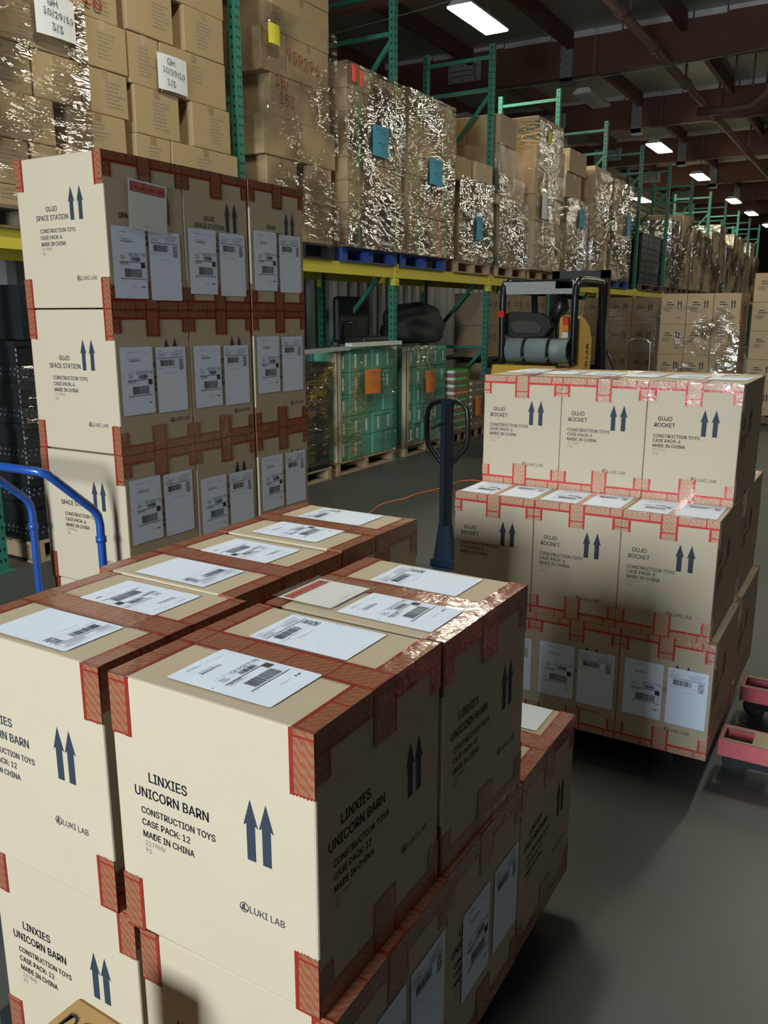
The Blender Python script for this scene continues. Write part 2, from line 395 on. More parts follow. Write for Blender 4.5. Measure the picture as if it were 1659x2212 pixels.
for y, lb in [(25.2, 'glowing lamp, next lit one past the unlit lamp'), (31.0, 'glowing lamp, third lit one of the row over the racks'),
              (38.0, 'small glowing lamp, fourth lit one over the racks'), (43.0, 'small glowing lamp, fifth lit one over the racks'), (49, 'tiny glowing lamp at the far end of the lamp row')]:
    lamp(-6.1, y, 6.2, True, lb, LG)
lamp(-9.2, 35.8, 6.2, True, 'glowing lamp behind the racks, in front of the brown ribbed wall', None)
lamp(-9.2, 19.8, 6.2, False, 'unlit pale lamp behind the racks, under the second roof bay', None)
for i, (x, y) in enumerate([(-2.4, 3.6), (.5, 9.8), (.6, 18.5), (.5, 26), (.8, 33), (3.5, 40)]):  # unseen lamps added to light the wrapped loads and carton tops
    lamp(x, y, 6.2, True, '%s added glowing lamp, out of view above the open aisle' % NTH[i], 'added lamps above the aisle')

# ------------------------------------------------------------------ pallet racks
ZT = 5.23; ZB = 2.246
def upright_mesh(rear):
    b = MB(); b.box(-.07, 0, -.038, .038, .01, ZT, M['steel_green'])
    z = .08
    while z < ZT-.03:
        for y in (-.016, .016):
            b.poly([(.001, y-.006, z-.010), (.001, y+.006, z-.010), (.001, y+.0075, z+.012), (.001, y-.0075, z+.012)], M['hole'])
        b.poly([(-.043, -.039, z-.011), (-.025, -.039, z-.011), (-.025, -.039, z+.011), (-.043, -.039, z+.011)], M['hole'])
        z += .0508*1.5
    return b.mesh('upright', bevel=0)
um = upright_mesh(False)
bpm = MB(); bpm.box(-.09, .03, -.07, .07, 0, .01, M['steel_green']); bpm = bpm.mesh('base_plate')
def brace(p0, p1):
    b = MB(); p0 = Vector(p0); p1 = Vector(p1); d = p1-p0; a = math.atan2(d.z, d.x)
    R = Matrix.Translation(p0) @ Matrix.Rotation(-a, 4, 'Y'); b.box(0, d.length, -.018, .018, -.022, .022, M['steel_green'], R=R); return b.mesh('brace')
braces = []
zs = [.25, 1.0, 2.2, 3.45, 4.62, 5.05]
for z in (.25, 1.25, 2.35, 3.5, 4.68, 5.08): braces.append(brace((-1.0, 0, z), (-.07, 0, z)))
for z0, z1 in ((1.28, 2.30), (.30, 1.2), (2.4, 3.45), (3.55, 4.60)): braces.append(brace((-1.0, 0, z0), (-.07, 0, z1)))
B = 2.66; Y0 = 6.0418
fr0 = None
POST = ['at the near end', 'beside the tall blue-pallet loads'] 
for k in range(-1, 13):
    yk = Y0+B*k
    lab = 'green steel rack frame, %s one along the aisle row' % NTH[k+1]
    if fr0 is None:
        fr0 = thing('rack_frame', lab, 'pallet rack', (-5, yk, 0), 0, 'green pallet rack frames')
        for x in (0, -1.0):
            obj('upright', um, fr0, (x, 0, 0)); obj('base_plate', bpm, fr0, (x, 0, 0))
        for bm_ in braces: obj('brace', bm_, fr0)
    else:
        c = copy_tree(fr0); c.location = (-5, yk, 0); c['label'] = lab
def beam_mesh():
    b = MB(); b.box(-.05, 0, .045, B-.045, -.125, 0, M['beam_yellow']); return b.mesh('beam')
def conn_mesh(s):
    b = MB(); b.box(-.055, .008, -.0+(.0 if s > 0 else -.045), (.045 if s > 0 else 0), -.21, .03, M['beam_yellow'])
    for z in (-.18, -.13, -.06): b.poly([(.009, s*.022-.006, z-.01), (.009, s*.022+.006, z-.01), (.009, s*.022+.006, z+.01), (.009, s*.022-.006, z+.01)], M['hole'])
    return b.mesh('connector')
bm0 = beam_mesh(); c1 = conn_mesh(1); c2 = conn_mesh(-1)
bt = None
for side, xx in (('aisle-side', -4.985), ('rear', -6.02)):
    for k in range(-1, 12):
        yk = Y0+B*k; lab = '%s yellow rack beam across the %s bay of the row' % (side, NTH[k+1])
        if bt is None:
            bt = thing('rack_beam', lab, 'pallet rack', (xx, yk, ZB), 0, 'yellow rack beams')
            obj('beam', bm0, bt); obj('connector', c1, bt, (0, .0, 0)); obj('connector', c2, bt, (0, B, 0))
        else:
            c = copy_tree(bt); c.location = (xx, yk, ZB); c['label'] = lab

# ------------------------------------------------------------------ pallets
def pallet_parts(w, d, h, mtop, plastic=False):
    """w along X, d along Y, runners along X"""
    out = []
    t = .018; n = 7
    b = MB(); 
    step = (w-.09)/(n-1)
    for i in range(n): b.box(i*step, i*step+.09, 0, d, h-t, h, mtop)
    out.append(('deck', b.mesh('deck')))
    for j, y in enumerate((0, d/2-.05, d-.10)):
        b = MB()
        if plastic:
            for x in (0, w/2-.07, w-.14):
                b = MB(); b.box(x, x+.14, y, y+.10, t, h-t-.001, mtop); out.append(('block', b.mesh('block')))
            continue
        else:
            b.box(0, w, y+.02, y+.08, t, h-t-.001, mtop)
        out.append(('stringer', b.mesh('runner')))
    for x in (0, w/2-.05, w-.10):
        b = MB(); b.box(x, x+.10, 0, d, 0, t-.001, mtop); out.append(('bottom_board', b.mesh('bottom')))
    return out
_pc = {}
def pallet(x0, y0, z, w, d, label, m='wood', h=.14, plastic=False, group=None):
    key = (round(w, 2), round(d, 2), m, h, plastic)
    if key not in _pc: _pc[key] = pallet_parts(w, d, h, M[m], plastic)
    t = thing('plastic_pallet' if plastic else 'wooden_pallet', label, 'pallet', (x0, y0, z), 0, group)
    for n, me in _pc[key]: obj(n, me, t)
    return t

# ------------------------------------------------------------------ the taped toy cartons
def face_frame(face, w, d, h):
    X, Y, Z = Vector((1, 0, 0)), Vector((0, 1, 0)), Vector((0, 0, 1))
    return {'F': (Vector((-w/2, -d/2, 0)), X, Z, -Y), 'R': (Vector((w/2, -d/2, 0)), Y, Z, X), 'B': (Vector((w/2, d/2, 0)), -X, Z, Y),
            'L': (Vector((-w/2, d/2, 0)), -Y, Z, -X), 'T': (Vector((-w/2, -d/2, h)), X, Y, Z)}[face]
PRINT = {  # text, x of centre or left end, height above the box foot (fractions of nothing: metres), size, align
 'unicorn': dict(h=.49, wref=.424, t=[('LINXIES', .122, .308, .024, 'c'), ('UNICORN BARN', .127, .276, .024, 'c'), ('CONSTRUCTION TOYS', .056, .244, .0165, 'l'), ('CASE PACK: 12', .056, .221, .0165, 'l'), ('MADE IN CHINA', .056, .198, .0165, 'l')],
      f=[('2179HV', .060, .182), ('91', .060, .168)], a=(.287, .318, .238, .345), l=(.270, .140)),
 'rocket': dict(h=.444, wref=.331, t=[('GUJO', .068, .300, .021, 'c'), ('ROCKET', .068, .276, .021, 'c'), ('CONSTRUCTION TOYS', .028, .237, .0165, 'l'), ('CASE PACK: 6', .028, .219, .0165, 'l'), ('MADE IN CHINA', .028, .200, .0165, 'l')],
      f=[('2179HV', .030, .186), ('114', .030, .172)], a=(.196, .235, .250, .348), l=(.176, .083)),
 'station': dict(h=.4655, wref=.4045, t=[('GUJO', .162, .302, .021, 'c'), ('SPACE STATION', .162, .276, .021, 'c'), ('CONSTRUCTION TOYS', .100, .238, .0165, 'l'), ('CASE PACK: 4', .100, .218, .0165, 'l'), ('MADE IN CHINA', .100, .198, .0165, 'l')],
      f=[('2179HV', .103, .184), ('94', .103, .170)], a=(.246, .286, .272, .372), l=(.258, .090)),
}
SIZE = {'unicorn': (.397, .424, .490), 'rocket': (.331, .565, .444), 'station': (.3345, .4045, .4655)}
def print_meshes(kind, face):
    w, d, h = SIZE[kind]; o, u, v, n = face_frame(face, w, d, h); fw = w if face in 'FB' else d
    sp = PRINT[kind]; dx = (fw-sp['wref'])/2; b = MB(); o = o+n*.0006
    if kind == 'rocket' and face in 'LR': dx = .02
    T = lambda a, c: o+u*(a+dx)+v*c
    for st, x, z, s, al in sp['t']: b.text(st, T(x, z), u, v, s, M['ink'], al)
    for st, x, z in sp['f']: b.text(st, T(x, z), u, v, .0125, M['ink_faint'], 'l', False)
    bt_ = b; b = MB()
    a0, a1, z0, z1 = sp['a']; hw = .0145; sw = .0085; hd = .043
    for ax in (a0+.012, a1+.012):
        b.poly([T(ax-sw, z0), T(ax+sw, z0), T(ax+sw, z1-hd), T(ax+hw, z1-hd-.004), T(ax, z1), T(ax-hw, z1-hd-.004), T(ax-sw, z1-hd)], M['ink_blue'])
    ba_ = b; b = MB()
    lx, lz = sp['l']; b.text('LUKI LAB', T(lx+.019, lz), u, v, .0165, M['ink'], 'l', False)
    c = T(lx+.009, lz+.006); R1, R2 = .0092, .0078
    for j in range(24):
        a, e = 2*PI*j/24, 2*PI*(j+1)/24
        q = lambda r, t: c+u*(r*math.cos(t))+v*(r*math.sin(t))
        b.poly([q(R2, a), q(R1, a), q(R1, e), q(R2, e)], M['ink'])
    def bar(x0, y0, x1, y1, t=.0011):
        p0 = Vector((x0, y0)); p1 = Vector((x1, y1)); dd = (p1-p0).normalized(); nn = Vector((-dd.y, dd.x))*t
        b.poly([c+u*p.x+v*p.y for p in (p0-nn, p1-nn, p1+nn, p0+nn)], M['ink'])
    bar(0, .006, 0, -.004); bar(0, -.004, .007, -.004); bar(-.001, .006, -.005, -.004); bar(-.006, -.002, .0, -.0045)
    return (('printed_text', bt_.mesh('printed_text')), ('handling_arrows', ba_.mesh('handling_arrows')), ('maker_logo', b.mesh('maker_logo')))
def strip(b, o, u, v, n, x0, x1, y0, y1, m, along, across, full=.070, lift=.0010, flip=False, zig=None):
    """a strip of tape on a face between u=x0..x1, v=y0..y1; along='u'|'v' is its running direction"""
    o = o+n*lift; pts = [(x0, y0), (x1, y0), (x1, y1), (x0, y1)]
    if zig:
        k = 7; q = []
        if zig == 'down':
            for i in range(2*k+1):
                x = x0+(x1-x0)*i/(2*k); q.append((x, y0+(.0028 if i % 2 else 0)+random.uniform(-.001, .001)))
            pts = q+[(x1, y1), (x0, y1)]
        else:
            for i in range(2*k+1):
                x = x1-(x1-x0)*i/(2*k); q.append((x, y1-(.0028 if i % 2 else 0)+random.uniform(-.001, .001)))
            pts = [(x0, y0), (x1, y0)]+q
    uv = []
    for x, y in pts:
        a, c, c0 = (x, y, y0) if along == 'u' else (y, x, x0)
        c1 = (y1 if along == 'u' else x1)
        if across == 'full': t = (c-c0)/max(1e-6, c1-c0)
        elif across == 'lo': t = (c-c0)/full            # border at the low side
        else: t = 1-(c1-c)/full                          # border at the high side
        uv.append((a, t))
    b.poly([o+u*x+v*y for x, y in pts], m, uv)
def tape_meshes(kind, m):
    w, d, h = SIZE[kind]; hb, tab, cw, cnr = (.042, .10, .074, .046) if kind == 'unicorn' else (.032, .088, .060, .038)
    res = []
    F, R, Bk, Lf, T = [face_frame(c, w, d, h) for c in 'FRBLT']
    Bo = (Vector((w/2, -d/2, 0)), Vector((-1, 0, 0)), Vector((0, 1, 0)), Vector((0, 0, -1)))
    random.seed(hash(kind) % 1000 if False else len(kind))
    # seam tape top / bottom, running along local Y
    for top in (True, False):
        b = MB()
        A = T if top else Bo
        strip(b, *A, w/2-cw/2, w/2+cw/2, 0, d, m, 'v', 'full', lift=.0016 if top else .0005)
        for f in (F, Bk):
            if top: strip(b, *f, w/2-cw/2, w/2+cw/2, h-tab, h+.001, m, 'v', 'full', lift=.0016, zig='down')
            else: strip(b, *f, w/2-cw/2, w/2+cw/2, 0, tab, m, 'v', 'full', lift=.0016, zig='up')
        res.append(('seam_tape', b.mesh('seam_tape')))
    # edge tapes: at the F and B edges, top and bottom
    for f, side in ((F, 'F'), (Bk, 'B')):
        for top in (True, False):
            b = MB(); A = T if top else Bo
            if side == 'F': strip(b, *A, 0, w, 0, hb, m, 'u', 'hi', lift=.0010 if top else .0004)
            else: strip(b, *A, 0, w, d-hb, d, m, 'u', 'lo', lift=.0010 if top else .0004)
            z0, z1 = (h-hb, h) if top else (0, hb)
            strip(b, *f, 0, w, z0, z1, m, 'u', 'lo' if top else 'hi', lift=.0010)
            za, zb, zg = (h-tab, h-hb, 'down') if top else (hb, tab, 'up')
            strip(b, *f, 0, cnr-.006, za+.012 if top else za, zb if top else zb-.012, m, 'v', 'hi', zig=zg)
            strip(b, *f, w-cnr+.006, w, za+.012 if top else za, zb if top else zb-.012, m, 'v', 'lo', zig=zg)
            # tabs round the corner on the side faces
            za, zb = (h-tab-.01, h) if top else (0, tab+.01)
            if side == 'F':
                strip(b, *R, 0, cnr, za, zb, m, 'v', 'hi', zig=zg); strip(b, *Lf, d-cnr, d, za, zb, m, 'v', 'lo', zig=zg)
            else:
                strip(b, *R, d-cnr, d, za, zb, m, 'v', 'lo', zig=zg); strip(b, *Lf, 0, cnr, za, zb, m, 'v', 'hi', zig=zg)
            res.append(('edge_tape', b.mesh('edge_tape')))
    return res
def body_mesh(kind):
    w, d, h = SIZE[kind]; b = MB(); b.box(-w/2, w/2, -d/2, d/2, .004, h, M['kraft']); return b.mesh('carton_body', bevel=.004, smooth=False)
def barcode(b, T, x0, x1, y0, y1, n, m, seed):
    rr = random.Random(seed); x = x0; 
    unit = (x1-x0)/n
    while x < x1:
        wd = unit*rr.choice((.5, .5, .9, 1.4)); b.poly([T(x, y0), T(min(x+wd, x1), y0), T(min(x+wd, x1), y1), T(x, y1)], m); x += wd+unit*rr.choice((.4, .6, .9))
def label_mesh(typ):
    """lies in the XY plane: width .14 along x, height .218 along y, normal +z, origin bottom left"""
    b = MB(); w, h = .14, .218; r = .005; pts = []
    for cx, cy, a0 in ((w-r, h-r, 0), (r, h-r, 90), (r, r, 180), (w-r, r, 270)):
        for q in range(4): a = math.radians(a0+q*30); pts.append((cx+r*math.cos(a), cy+r*math.sin(a), 0))
    b.poly(pts, M['paper'])
    T = lambda x, y: Vector((x*w, y*h, .0005)); I, G = M['ink_grey'], M['ink_light']
    def rect(x0, x1, y0, y1, m): b.poly([T(x0, y0), T(x1, y0), T(x1, y1), T(x0, y1)], m)
    U, V = (1, 0, 0), (0, 1, 0)
    def fine(x, y, wd, n, seed, dy=.012, m=G):
        rr = random.Random(seed)
        for k in range(n):
            xx = x; e = x+wd*rr.uniform(.6, 1)
            while xx < e:
                l = rr.uniform(.012, .05); rect(xx, min(xx+l, e), y-k*dy, y-k*dy+.0055, m); xx += l+.008
    if typ == 1:
        fine(.22, .93, .28, 2, 1); fine(.58, .93, .12, 1, 2); fine(.68, .90, .2, 1, 9)
        fine(.20, .86, .12, 1, 3); fine(.26, .83, .35, 2, 4); fine(.26, .80, .40, 2, 5, m=I)
        rect(.20, .93, .637, .640, G); rect(.935, .938, .2, .95, G)
        b.text('CA 918 7-99', T(.46, .595), U, V, .0115, I, 'l', False)
        barcode(b, T, .52, .80, .53, .585, 26, I, 5)
        fine(.22, .60, .17, 4, 8, .017, I)
        rect(.18, .94, .508, .516, I); b.text('GROUND', T(.20, .478), U, V, .008, I, 'l', False)
        fine(.20, .465, .42, 1, 7); rect(.82, .94, .435, .508, I)
        barcode(b, T, .33, .84, .30, .42, 36, I, 11); rect(.20, .93, .275, .283, I)
        fine(.20, .255, .16, 1, 12); fine(.52, .165, .25, 1, 13); rect(.80, .83, .158, .178, I); rect(.85, .90, .158, .175, I)
        fine(.03, .55, .03, 1, 3); rect(.035, .055, .55, .562, I)
    else:
        fine(.06, .945, .22, 1, 21, m=I); fine(.62, .935, .3, 1, 22, m=I); rect(.04, .92, .915, .918, G)
        fine(.06, .895, .32, 4, 23, .013); fine(.52, .895, .38, 4, 24, .013)
        rect(.04, .93, .828, .836, I); barcode(b, T, .14, .60, .71, .805, 34, I, 25)
        for q in range(20):
            rr = random.Random(q); x = .76
            while x < .90:
                l = rr.uniform(.006, .02)
                if rr.random() < .6: rect(x, x+l, .66+q*.0065, .6655+q*.0065, I)
                x += l+.003
        rect(.75, .91, .645, .652, I); rect(.75, .91, .795, .803, I)
        rect(.04, .93, .683, .686, G); fine(.06, .665, .2, 1, 26); fine(.28, .60, .42, 1, 27)
        rect(.95, .965, .50, .512, I); fine(.945, .48, .02, 3, 28)
    return b.mesh('shipping_label')
LAB = {1: label_mesh(1), 2: label_mesh(2)}
def pouch_parts(parent, Mx):
    b = MB(); b.poly([(0, 0, 0), (.165, 0, 0), (.165, .15, 0), (0, .15, 0)], M['paper_warm'])
    b.poly([(.008, .113, .0006), (.155, .113, .0006), (.155, .143, .0006), (.008, .143, .0006)], M['ink'])
    b.poly([(.011, .115, .0010), (.152, .115, .0010), (.152, .141, .0010), (.011, .141, .0010)], M['red_label'])
    b.text('PACKING LIST ENCLOSED', (.0815, .122, .0014), (1, 0, 0), (0, 1, 0), .0115, M['ink'], 'c')
    b.text('PACKING LIST', (.0815, .012, .0014), (1, 0, 0), (0, 1, 0), .006, M['ink'], 'c', False)
    o = obj('packing_slip', b.mesh('packing_slip'), parent); o.matrix_local = Mx @ Matrix.Translation((.006, .01, .0012))
    g = MB(); nx, ny = 16, 14
    P_ = [[(-.002+.185*i/nx, -.004+.178*j/ny, .0045+random.uniform(-.0012, .0012)) for i in range(nx+1)] for j in range(ny+1)]
    for j in range(ny):
        for i in range(nx): g.poly([P_[j][i], P_[j][i+1], P_[j+1][i+1], P_[j+1][i]], M['film_pouch'])
    o = obj('clear_pouch', g.mesh('clear_pouch', True), parent); o.matrix_local = Mx
PM = {}; TM = {}; BM = {}
for kd in SIZE:
    BM[kd] = body_mesh(kd); TM[kd] = tape_meshes(kd, M['tape_pale'] if kd == 'rocket' else M['tape'])
    for f in 'FRLB': PM[kd, f] = print_meshes(kd, f)
def on_face(kind, face, x, y, lift=.0012, rot180=False):
    w, d, h = SIZE[kind]; o, u, v, n = face_frame(face, w, d, h)
    if rot180: u, v = -u, -v; 
    p = o+(u*x+v*y if not rot180 else -u*x-v*y)+n*lift
    return Matrix(((u.x, v.x, n.x, p.x), (u.y, v.y, n.y, p.y), (u.z, v.z, n.z, p.z), (0, 0, 0, 1)))
def carton(kind, x, y, z, rz, label, group, prints='FR', labels=()):
    t = thing('shipping_carton', label, 'carton', (x, y, z+.0006), rz+random.uniform(-.006, .006), group)
    obj('carton_body', BM[kind], t)
    for n, me in TM[kind]: obj(n, me, t)
    for f in prints:
        for n, me in PM[kind, f]: obj(n, me, t)
    for (face, typ, lx, ly, r180) in labels:
        o = obj('shipping_label', LAB[typ], t); o.matrix_local = on_face(kind, face, lx, ly, .0020, r180)
    return t
# --- unicorn barn stack in front (boxes given by near right top corner)
UG = 'large toy cartons of the front stack'
PW, PD, PH = SIZE['unicorn']
def uni(cx, cy, ztop, label, labels=(), prints='FL', r=0):
    return carton('unicorn', cx-PD/2, cy+PW/2, ztop-PH, PI/2+r, label, UG, prints, labels)
top_n = (('T', 1, .030, .103, False), ('T', 2, .240, .103, False))
top_r = (('T', 1, .37, .321, True), ('T', 2, .155, .321, True))
uni(-.6431, .892, 1.1166, 'large taped carton on top at the front corner, LINXIES UNICORN BARN facing camera', top_n)
Q = uni(-.636, 1.303, 1.1138, 'large taped carton topped by a clear packing list pouch and label', (('T', 1, .030, .045, False), ('T', 2, .240, .100, False)), r=-.02)
uni(-1.1085, .905, 1.110, 'large taped carton cut by the frame edge, blank label half facing up', top_r)
uni(-1.137, 1.304, 1.1129, 'large taped carton behind the edge-cut one, in the middle of its row', top_r, r=-.015)
uni(-1.138, 1.715, 1.1151, 'large taped carton at the rear of the front stack, beside the space station tower', top_n, r=-.01)
uni(-.622, .900, .6236, 'large carton under the front corner one, with two labels on its side', (('F', 1, .085, .17, False), ('F', 2, .245, .17, False)))
uni(-.628, 1.303, .6216, 'large carton below the pouch-topped one, white labels on its side', (('F', 1, .080, .13, False), ('F', 2, .245, .13, False)))
uni(-.632, 1.712, .620, 'large carton standing alone one layer lower than the others beside the floor', (('T', 1, .03, .09, False), ('T', 2, .250, .060, False)))
uni(-1.09, .925, .6186, 'large carton under the edge-cut one, behind the orange stained box')
uni(-1.13, 1.325, .6216, 'large carton in the lower layer, mostly hidden inside the front stack')
uni(-1.13, 1.738, .6236, 'large carton in the lower layer at the hidden rear of the front stack')
pouch_parts(Q, on_face('unicorn', 'T', .030, .272, .003) @ Matrix.Scale(.9, 4))
pallet(-1.60, .95, 0, .90, 1.10, 'pallet coloured black for the shade beneath the front stack of large cartons', 'plastic_black', .128, True)  # black colour stands in for the shadow under the stack
# --- space station tower
SG = 'space station cartons of the tower on the blue cart'
SW, SD, SH = SIZE['station']
ly_top = {0: (1.97, 1.99, 2.01), 1: (1.60, 1.595, 1.62), 2: (1.17, 1.12, 1.15)}
RN = ['top row', 'second row from the top', 'third row from the top', 'bottom row']
CN = ['cart-handle-end carton', 'middle carton', 'far-end carton']
for row in range(4):
    for c in range(3):
        zt = 2.1841-row*SH; ys = (1.8797, 2.2145, 2.558)[c]+(0, .004, -.003, .004)[row]
        labs = ()
        if row < 3:
            zz = ly_top[row][c]-.218-(zt-SH); labs = (('F', 1, .016, zz, False), ('F', 2, .170+(.003 if c else 0), zz-.004, False))
        t = carton('station', -2.0975-SD/2+(.0, -.004, .003, 0)[row]+(0, 0, .004)[c], ys+SW/2, zt-SH, PI/2+.002, 'space station %s, %s of the blue cart tower' % (CN[c], RN[row]), SG, 'FL', labs)
        if row == 0 and c == 0: pouch_parts(t, on_face('station', 'F', .082, .238, .003) @ Matrix.Rotation(-.05, 4, 'Z'))
# blue platform cart under it
t = thing('platform_cart', 'blue steel platform cart with tube handle under the space station tower', 'cart', (-2.31, 2.38, 0))
b = MB(); b.box(-.24, .24, -.56, .56, .262, .318, M['cart_blue']); obj('deck', b.mesh('deck', bevel=.006), t)
b = MB(); hx = .169; yl = -.575
def arc(p, q, r_, n=5): return [Vector(p).lerp(Vector(q), k/n) for k in range(n+1)]
side = lambda x: [(x, yl, .22), (x, yl, 1.04), (x, yl-.006, 1.07), (x, yl-.022, 1.093), (x, yl-.16, 1.215), (x*.97, yl-.178, 1.232), (x*.90, yl-.20, 1.243)]
pts = side(hx)+side(-hx)[::-1]
b.tube(pts, .0135, M['cart_blue'], 14); obj('handle', b.mesh('handle', True), t)
b = MB()
for x in (hx, -hx): b.tube([(x, yl, .98), (x, yl, 1.0)], .0175, M['cart_blue'], 14)
for x in (hx, -hx): b.box(x-.022, x+.022, yl-.018, -.55, .24, .30, M['cart_blue'])
obj('handle_socket', b.mesh('socket', True), t)
for x in (-.18, .18):
    for y in (-.45, .45):
        b = MB(); b.box(x-.03, x+.03, y-.04, y+.04, .15, .261, M['grey']); c = obj('caster', b.mesh('caster'), t)
        b = MB(); b.tube([(x-.02, y, .075), (x+.02, y, .075)], .075, M['rubber'], 18); obj('wheel', b.mesh('wheel', True), c)
# --- rocket stack
RG = 'rocket toy cartons of the stack by the red forks'
RW, RD, RH = SIZE['rocket']
def roc(xr, yf, ztop, label, labels=(), prints='FR'):
    return carton('rocket', xr-RW/2, yf+RD/2, ztop-RH, 0, label, RG, prints, labels)
tl = lambda yy: (('T', 1, .012, yy, False), ('T', 2, .176, yy, False))
zt = 1.4618
for i, nm in enumerate(('above the red pallet jack forks', 'in the middle', 'beside the black jack handle')):
    roc(-.4246-i*(RW+.001), 3.2136, zt, 'pale lit rocket carton of the top row, %s' % nm, tl(.17))
    roc(-.4246-i*(RW+.001), 2.9536+(0, .004, .0)[i], zt-RH, 'rocket carton of the middle row, %s' % nm, tl(.02))
    roc(-.400-i*(RW+.001), 2.956, zt-2*RH, 'rocket carton of the bottom row, %s' % nm, (('F', 1, .022, .118, False), ('F', 2, .178, .115, False)))
    roc(-.4246-i*(RW+.001), 2.9536+RD+.004, zt-RH, 'rear rocket carton of the middle layer, %s' % nm, tl(.3))
    roc(-.400-i*(RW+.001), 2.956+RD+.004, zt-2*RH, 'rear rocket carton of the bottom layer, %s' % nm)
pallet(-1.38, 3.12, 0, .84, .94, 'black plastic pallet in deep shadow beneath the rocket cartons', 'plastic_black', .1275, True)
# ------------------------------------------------------------------ red pallet jack forks
t = thing('pallet_jack', 'red pallet jack with worn forks on the floor beside the rocket stack', 'pallet jack', (0, 0, 0))
for y0 in (3.13, 3.67):
    b = MB(); x0, x1 = -.385, .78; w = .145; z1 = .142; z0 = .078
    b.box(x0, x1, y0, y0+.010, z0, z1, M['fork_red']); b.box(x0, x1, y0+w-.010, y0+w, z0, z1, M['fork_red'])
    b.box(x0, x0+.012, y0+.010, y0+w-.010, z0, z1, M['fork_red'])
    xs, xe, wi = x0+.014, x0+.115, .026
    b.box(xe, x1, y0+.010, y0+w-.010, z1-.006, z1-.0005, M['fork_worn']); b.box(x0+.012, xs, y0+.010, y0+w-.010, z1-.006, z1-.0005, M['fork_worn'])
    b.box(xs, xe, y0+.010, y0+wi, z1-.006, z1-.0005, M['fork_worn']); b.box(xs, xe, y0+w-wi, y0+w-.010, z1-.006, z1-.0005, M['fork_worn'])
    b.box(xe+.0, xe+.006, y0+.010, y0+w-.010, z0, z1-.006, M['fork_red'])
    f = obj('fork', b.mesh('fork'), t)
    b = MB(); cx = x0+.062
    b.tube([(cx, y0+.03, .050), (cx, y0+w-.03, .050)], .048, M['rubber'], 24); obj('load_wheel', b.mesh('wheel', True), f)
    b = MB(); b.box(cx-.03, cx+.12, y0+.012, y0+.026, .045, .10, M['black_metal']); b.box(cx-.03, cx+.12, y0+w-.026, y0+w-.012, .045, .10, M['black_metal']); obj('wheel_bracket', b.mesh('cap'), f)
b = MB(); b.box(.78, .92, 3.13, 3.815, .04, .30, M['fork_red']); obj('yoke', b.mesh('yoke', bevel=.01), t)
b = MB(); b.tube([(.98, 3.37, .09), (.98, 3.45, .09)], .09, M['rubber'], 20); obj('steer_wheel', b.mesh('sw', True), t)
b = MB(); b.tube([(.95, 3.405, .25), (1.0, 3.405, 1.0)], .02, M['fork_red'], 10); b.tube([(1.0, 3.32, 1.2), (1.0, 3.32, 1.05), (1.0, 3.405, 1.0), (1.0, 3.49, 1.05), (1.0, 3.49, 1.2)], .013, M['black_metal'], 10, closed=True)
obj('handle', b.mesh('handle', True), t)
# ------------------------------------------------------------------ dark pallet jack behind the front stack
t = thing('pallet_jack', 'dark blue pallet jack with black loop handle standing behind the front stack', 'pallet jack', (-2.2, 4.45, 0))
b = MB()
loop = [(0, 0, .80), (-.06, 0, .87), (-.125, 0, .945), (-.135, 0, 1.0), (-.135, 0, 1.10), (-.128, 0, 1.155), (-.10, 0, 1.19), (-.06, 0, 1.207), (0, 0, 1.213),
        (.06, 0, 1.213), (.10, 0, 1.20), (.128, 0, 1.165), (.135, 0, 1.10), (.135, 0, 1.0), (.125, 0, .945), (.06, 0, .87)]
b.tube(loop, .0155, M['black_metal'], 12, closed=True); lp = obj('loop_handle', b.mesh('loop', True), t)
b = MB(); b.box(-.006, .006, -.012, .012, 1.05, 1.20, M['chrome']); b.tube([(0, -.02, 1.09), (-.04, -.05, 1.07), (-.075, -.06, 1.05)], .009, M['black_metal'], 8); obj('release_lever', b.mesh('lever'), lp)
b = MB(); b.box(-.034, .034, -.02, .02, .30, 1.21, M['navy_metal']); b.box(-.006, .034, -.0205, -.020, .32, 1.2, M['black_metal']); obj('shaft', b.mesh('shaft', bevel=.0), t)
b = MB(); Rr = Matrix.Identity(4)
b.poly([(-.06, -.04, .25), (.06, -.04, .25), (.036, -.025, .46), (-.036, -.025, .46)], M['navy_metal']); b.poly([(-.06, .04, .25), (-.036, .025, .46), (.036, .025, .46), (.06, .04, .25)], M['navy_metal'])
b.poly([(-.06, -.04, .25), (-.036, -.025, .46), (-.036, .025, .46), (-.06, .04, .25)], M['navy_metal']); b.poly([(.06, -.04, .25), (.06, .04, .25), (.036, .025, .46), (.036, -.025, .46)], M['navy_metal'])
b.box(-.07, .07, -.06, .06, .16, .25, M['navy_metal']); obj('yoke', b.mesh('yoke'), t)
for x in (-.05, .05):
    b = MB(); b.tube([(x-.028, 0, .085), (x+.028, 0, .085)], .085, M['rubber'], 20); obj('steer_wheel', b.mesh('w', True), t)
b = MB(); b.box(-.25, .25, -.22, -.10, .05, .22, M['navy_metal']); obj('frame', b.mesh('frame', bevel=.01), t)
for x in (-.25, .09):
    b = MB(); b.box(x, x+.16, -1.3, -.22, .03, .085, M['navy_metal']); obj('fork', b.mesh('fork', bevel=.004), t)
# ------------------------------------------------------------------ orange stained box at the bottom edge
t = thing('cardboard_box', 'stained orange cardboard box with handwritten letters, in the bottom corner of the view', 'box', (-1.028, .742, 0), 0)
b = MB(); b.box(0, .125, -.22, 0, 0, .598, M['do']); obj('body', b.mesh('body', bevel=.008), t)
b = MB(); b.text('DO', (.016, -.066, .5990), (1, 0, 0), (0, 1, 0), .046, M['ink'], 'l', False); obj('handwriting', b.mesh('writing'), t)
t.location = (-1.035, .755, 0); t.rotation_euler = (0, 0, -.03)
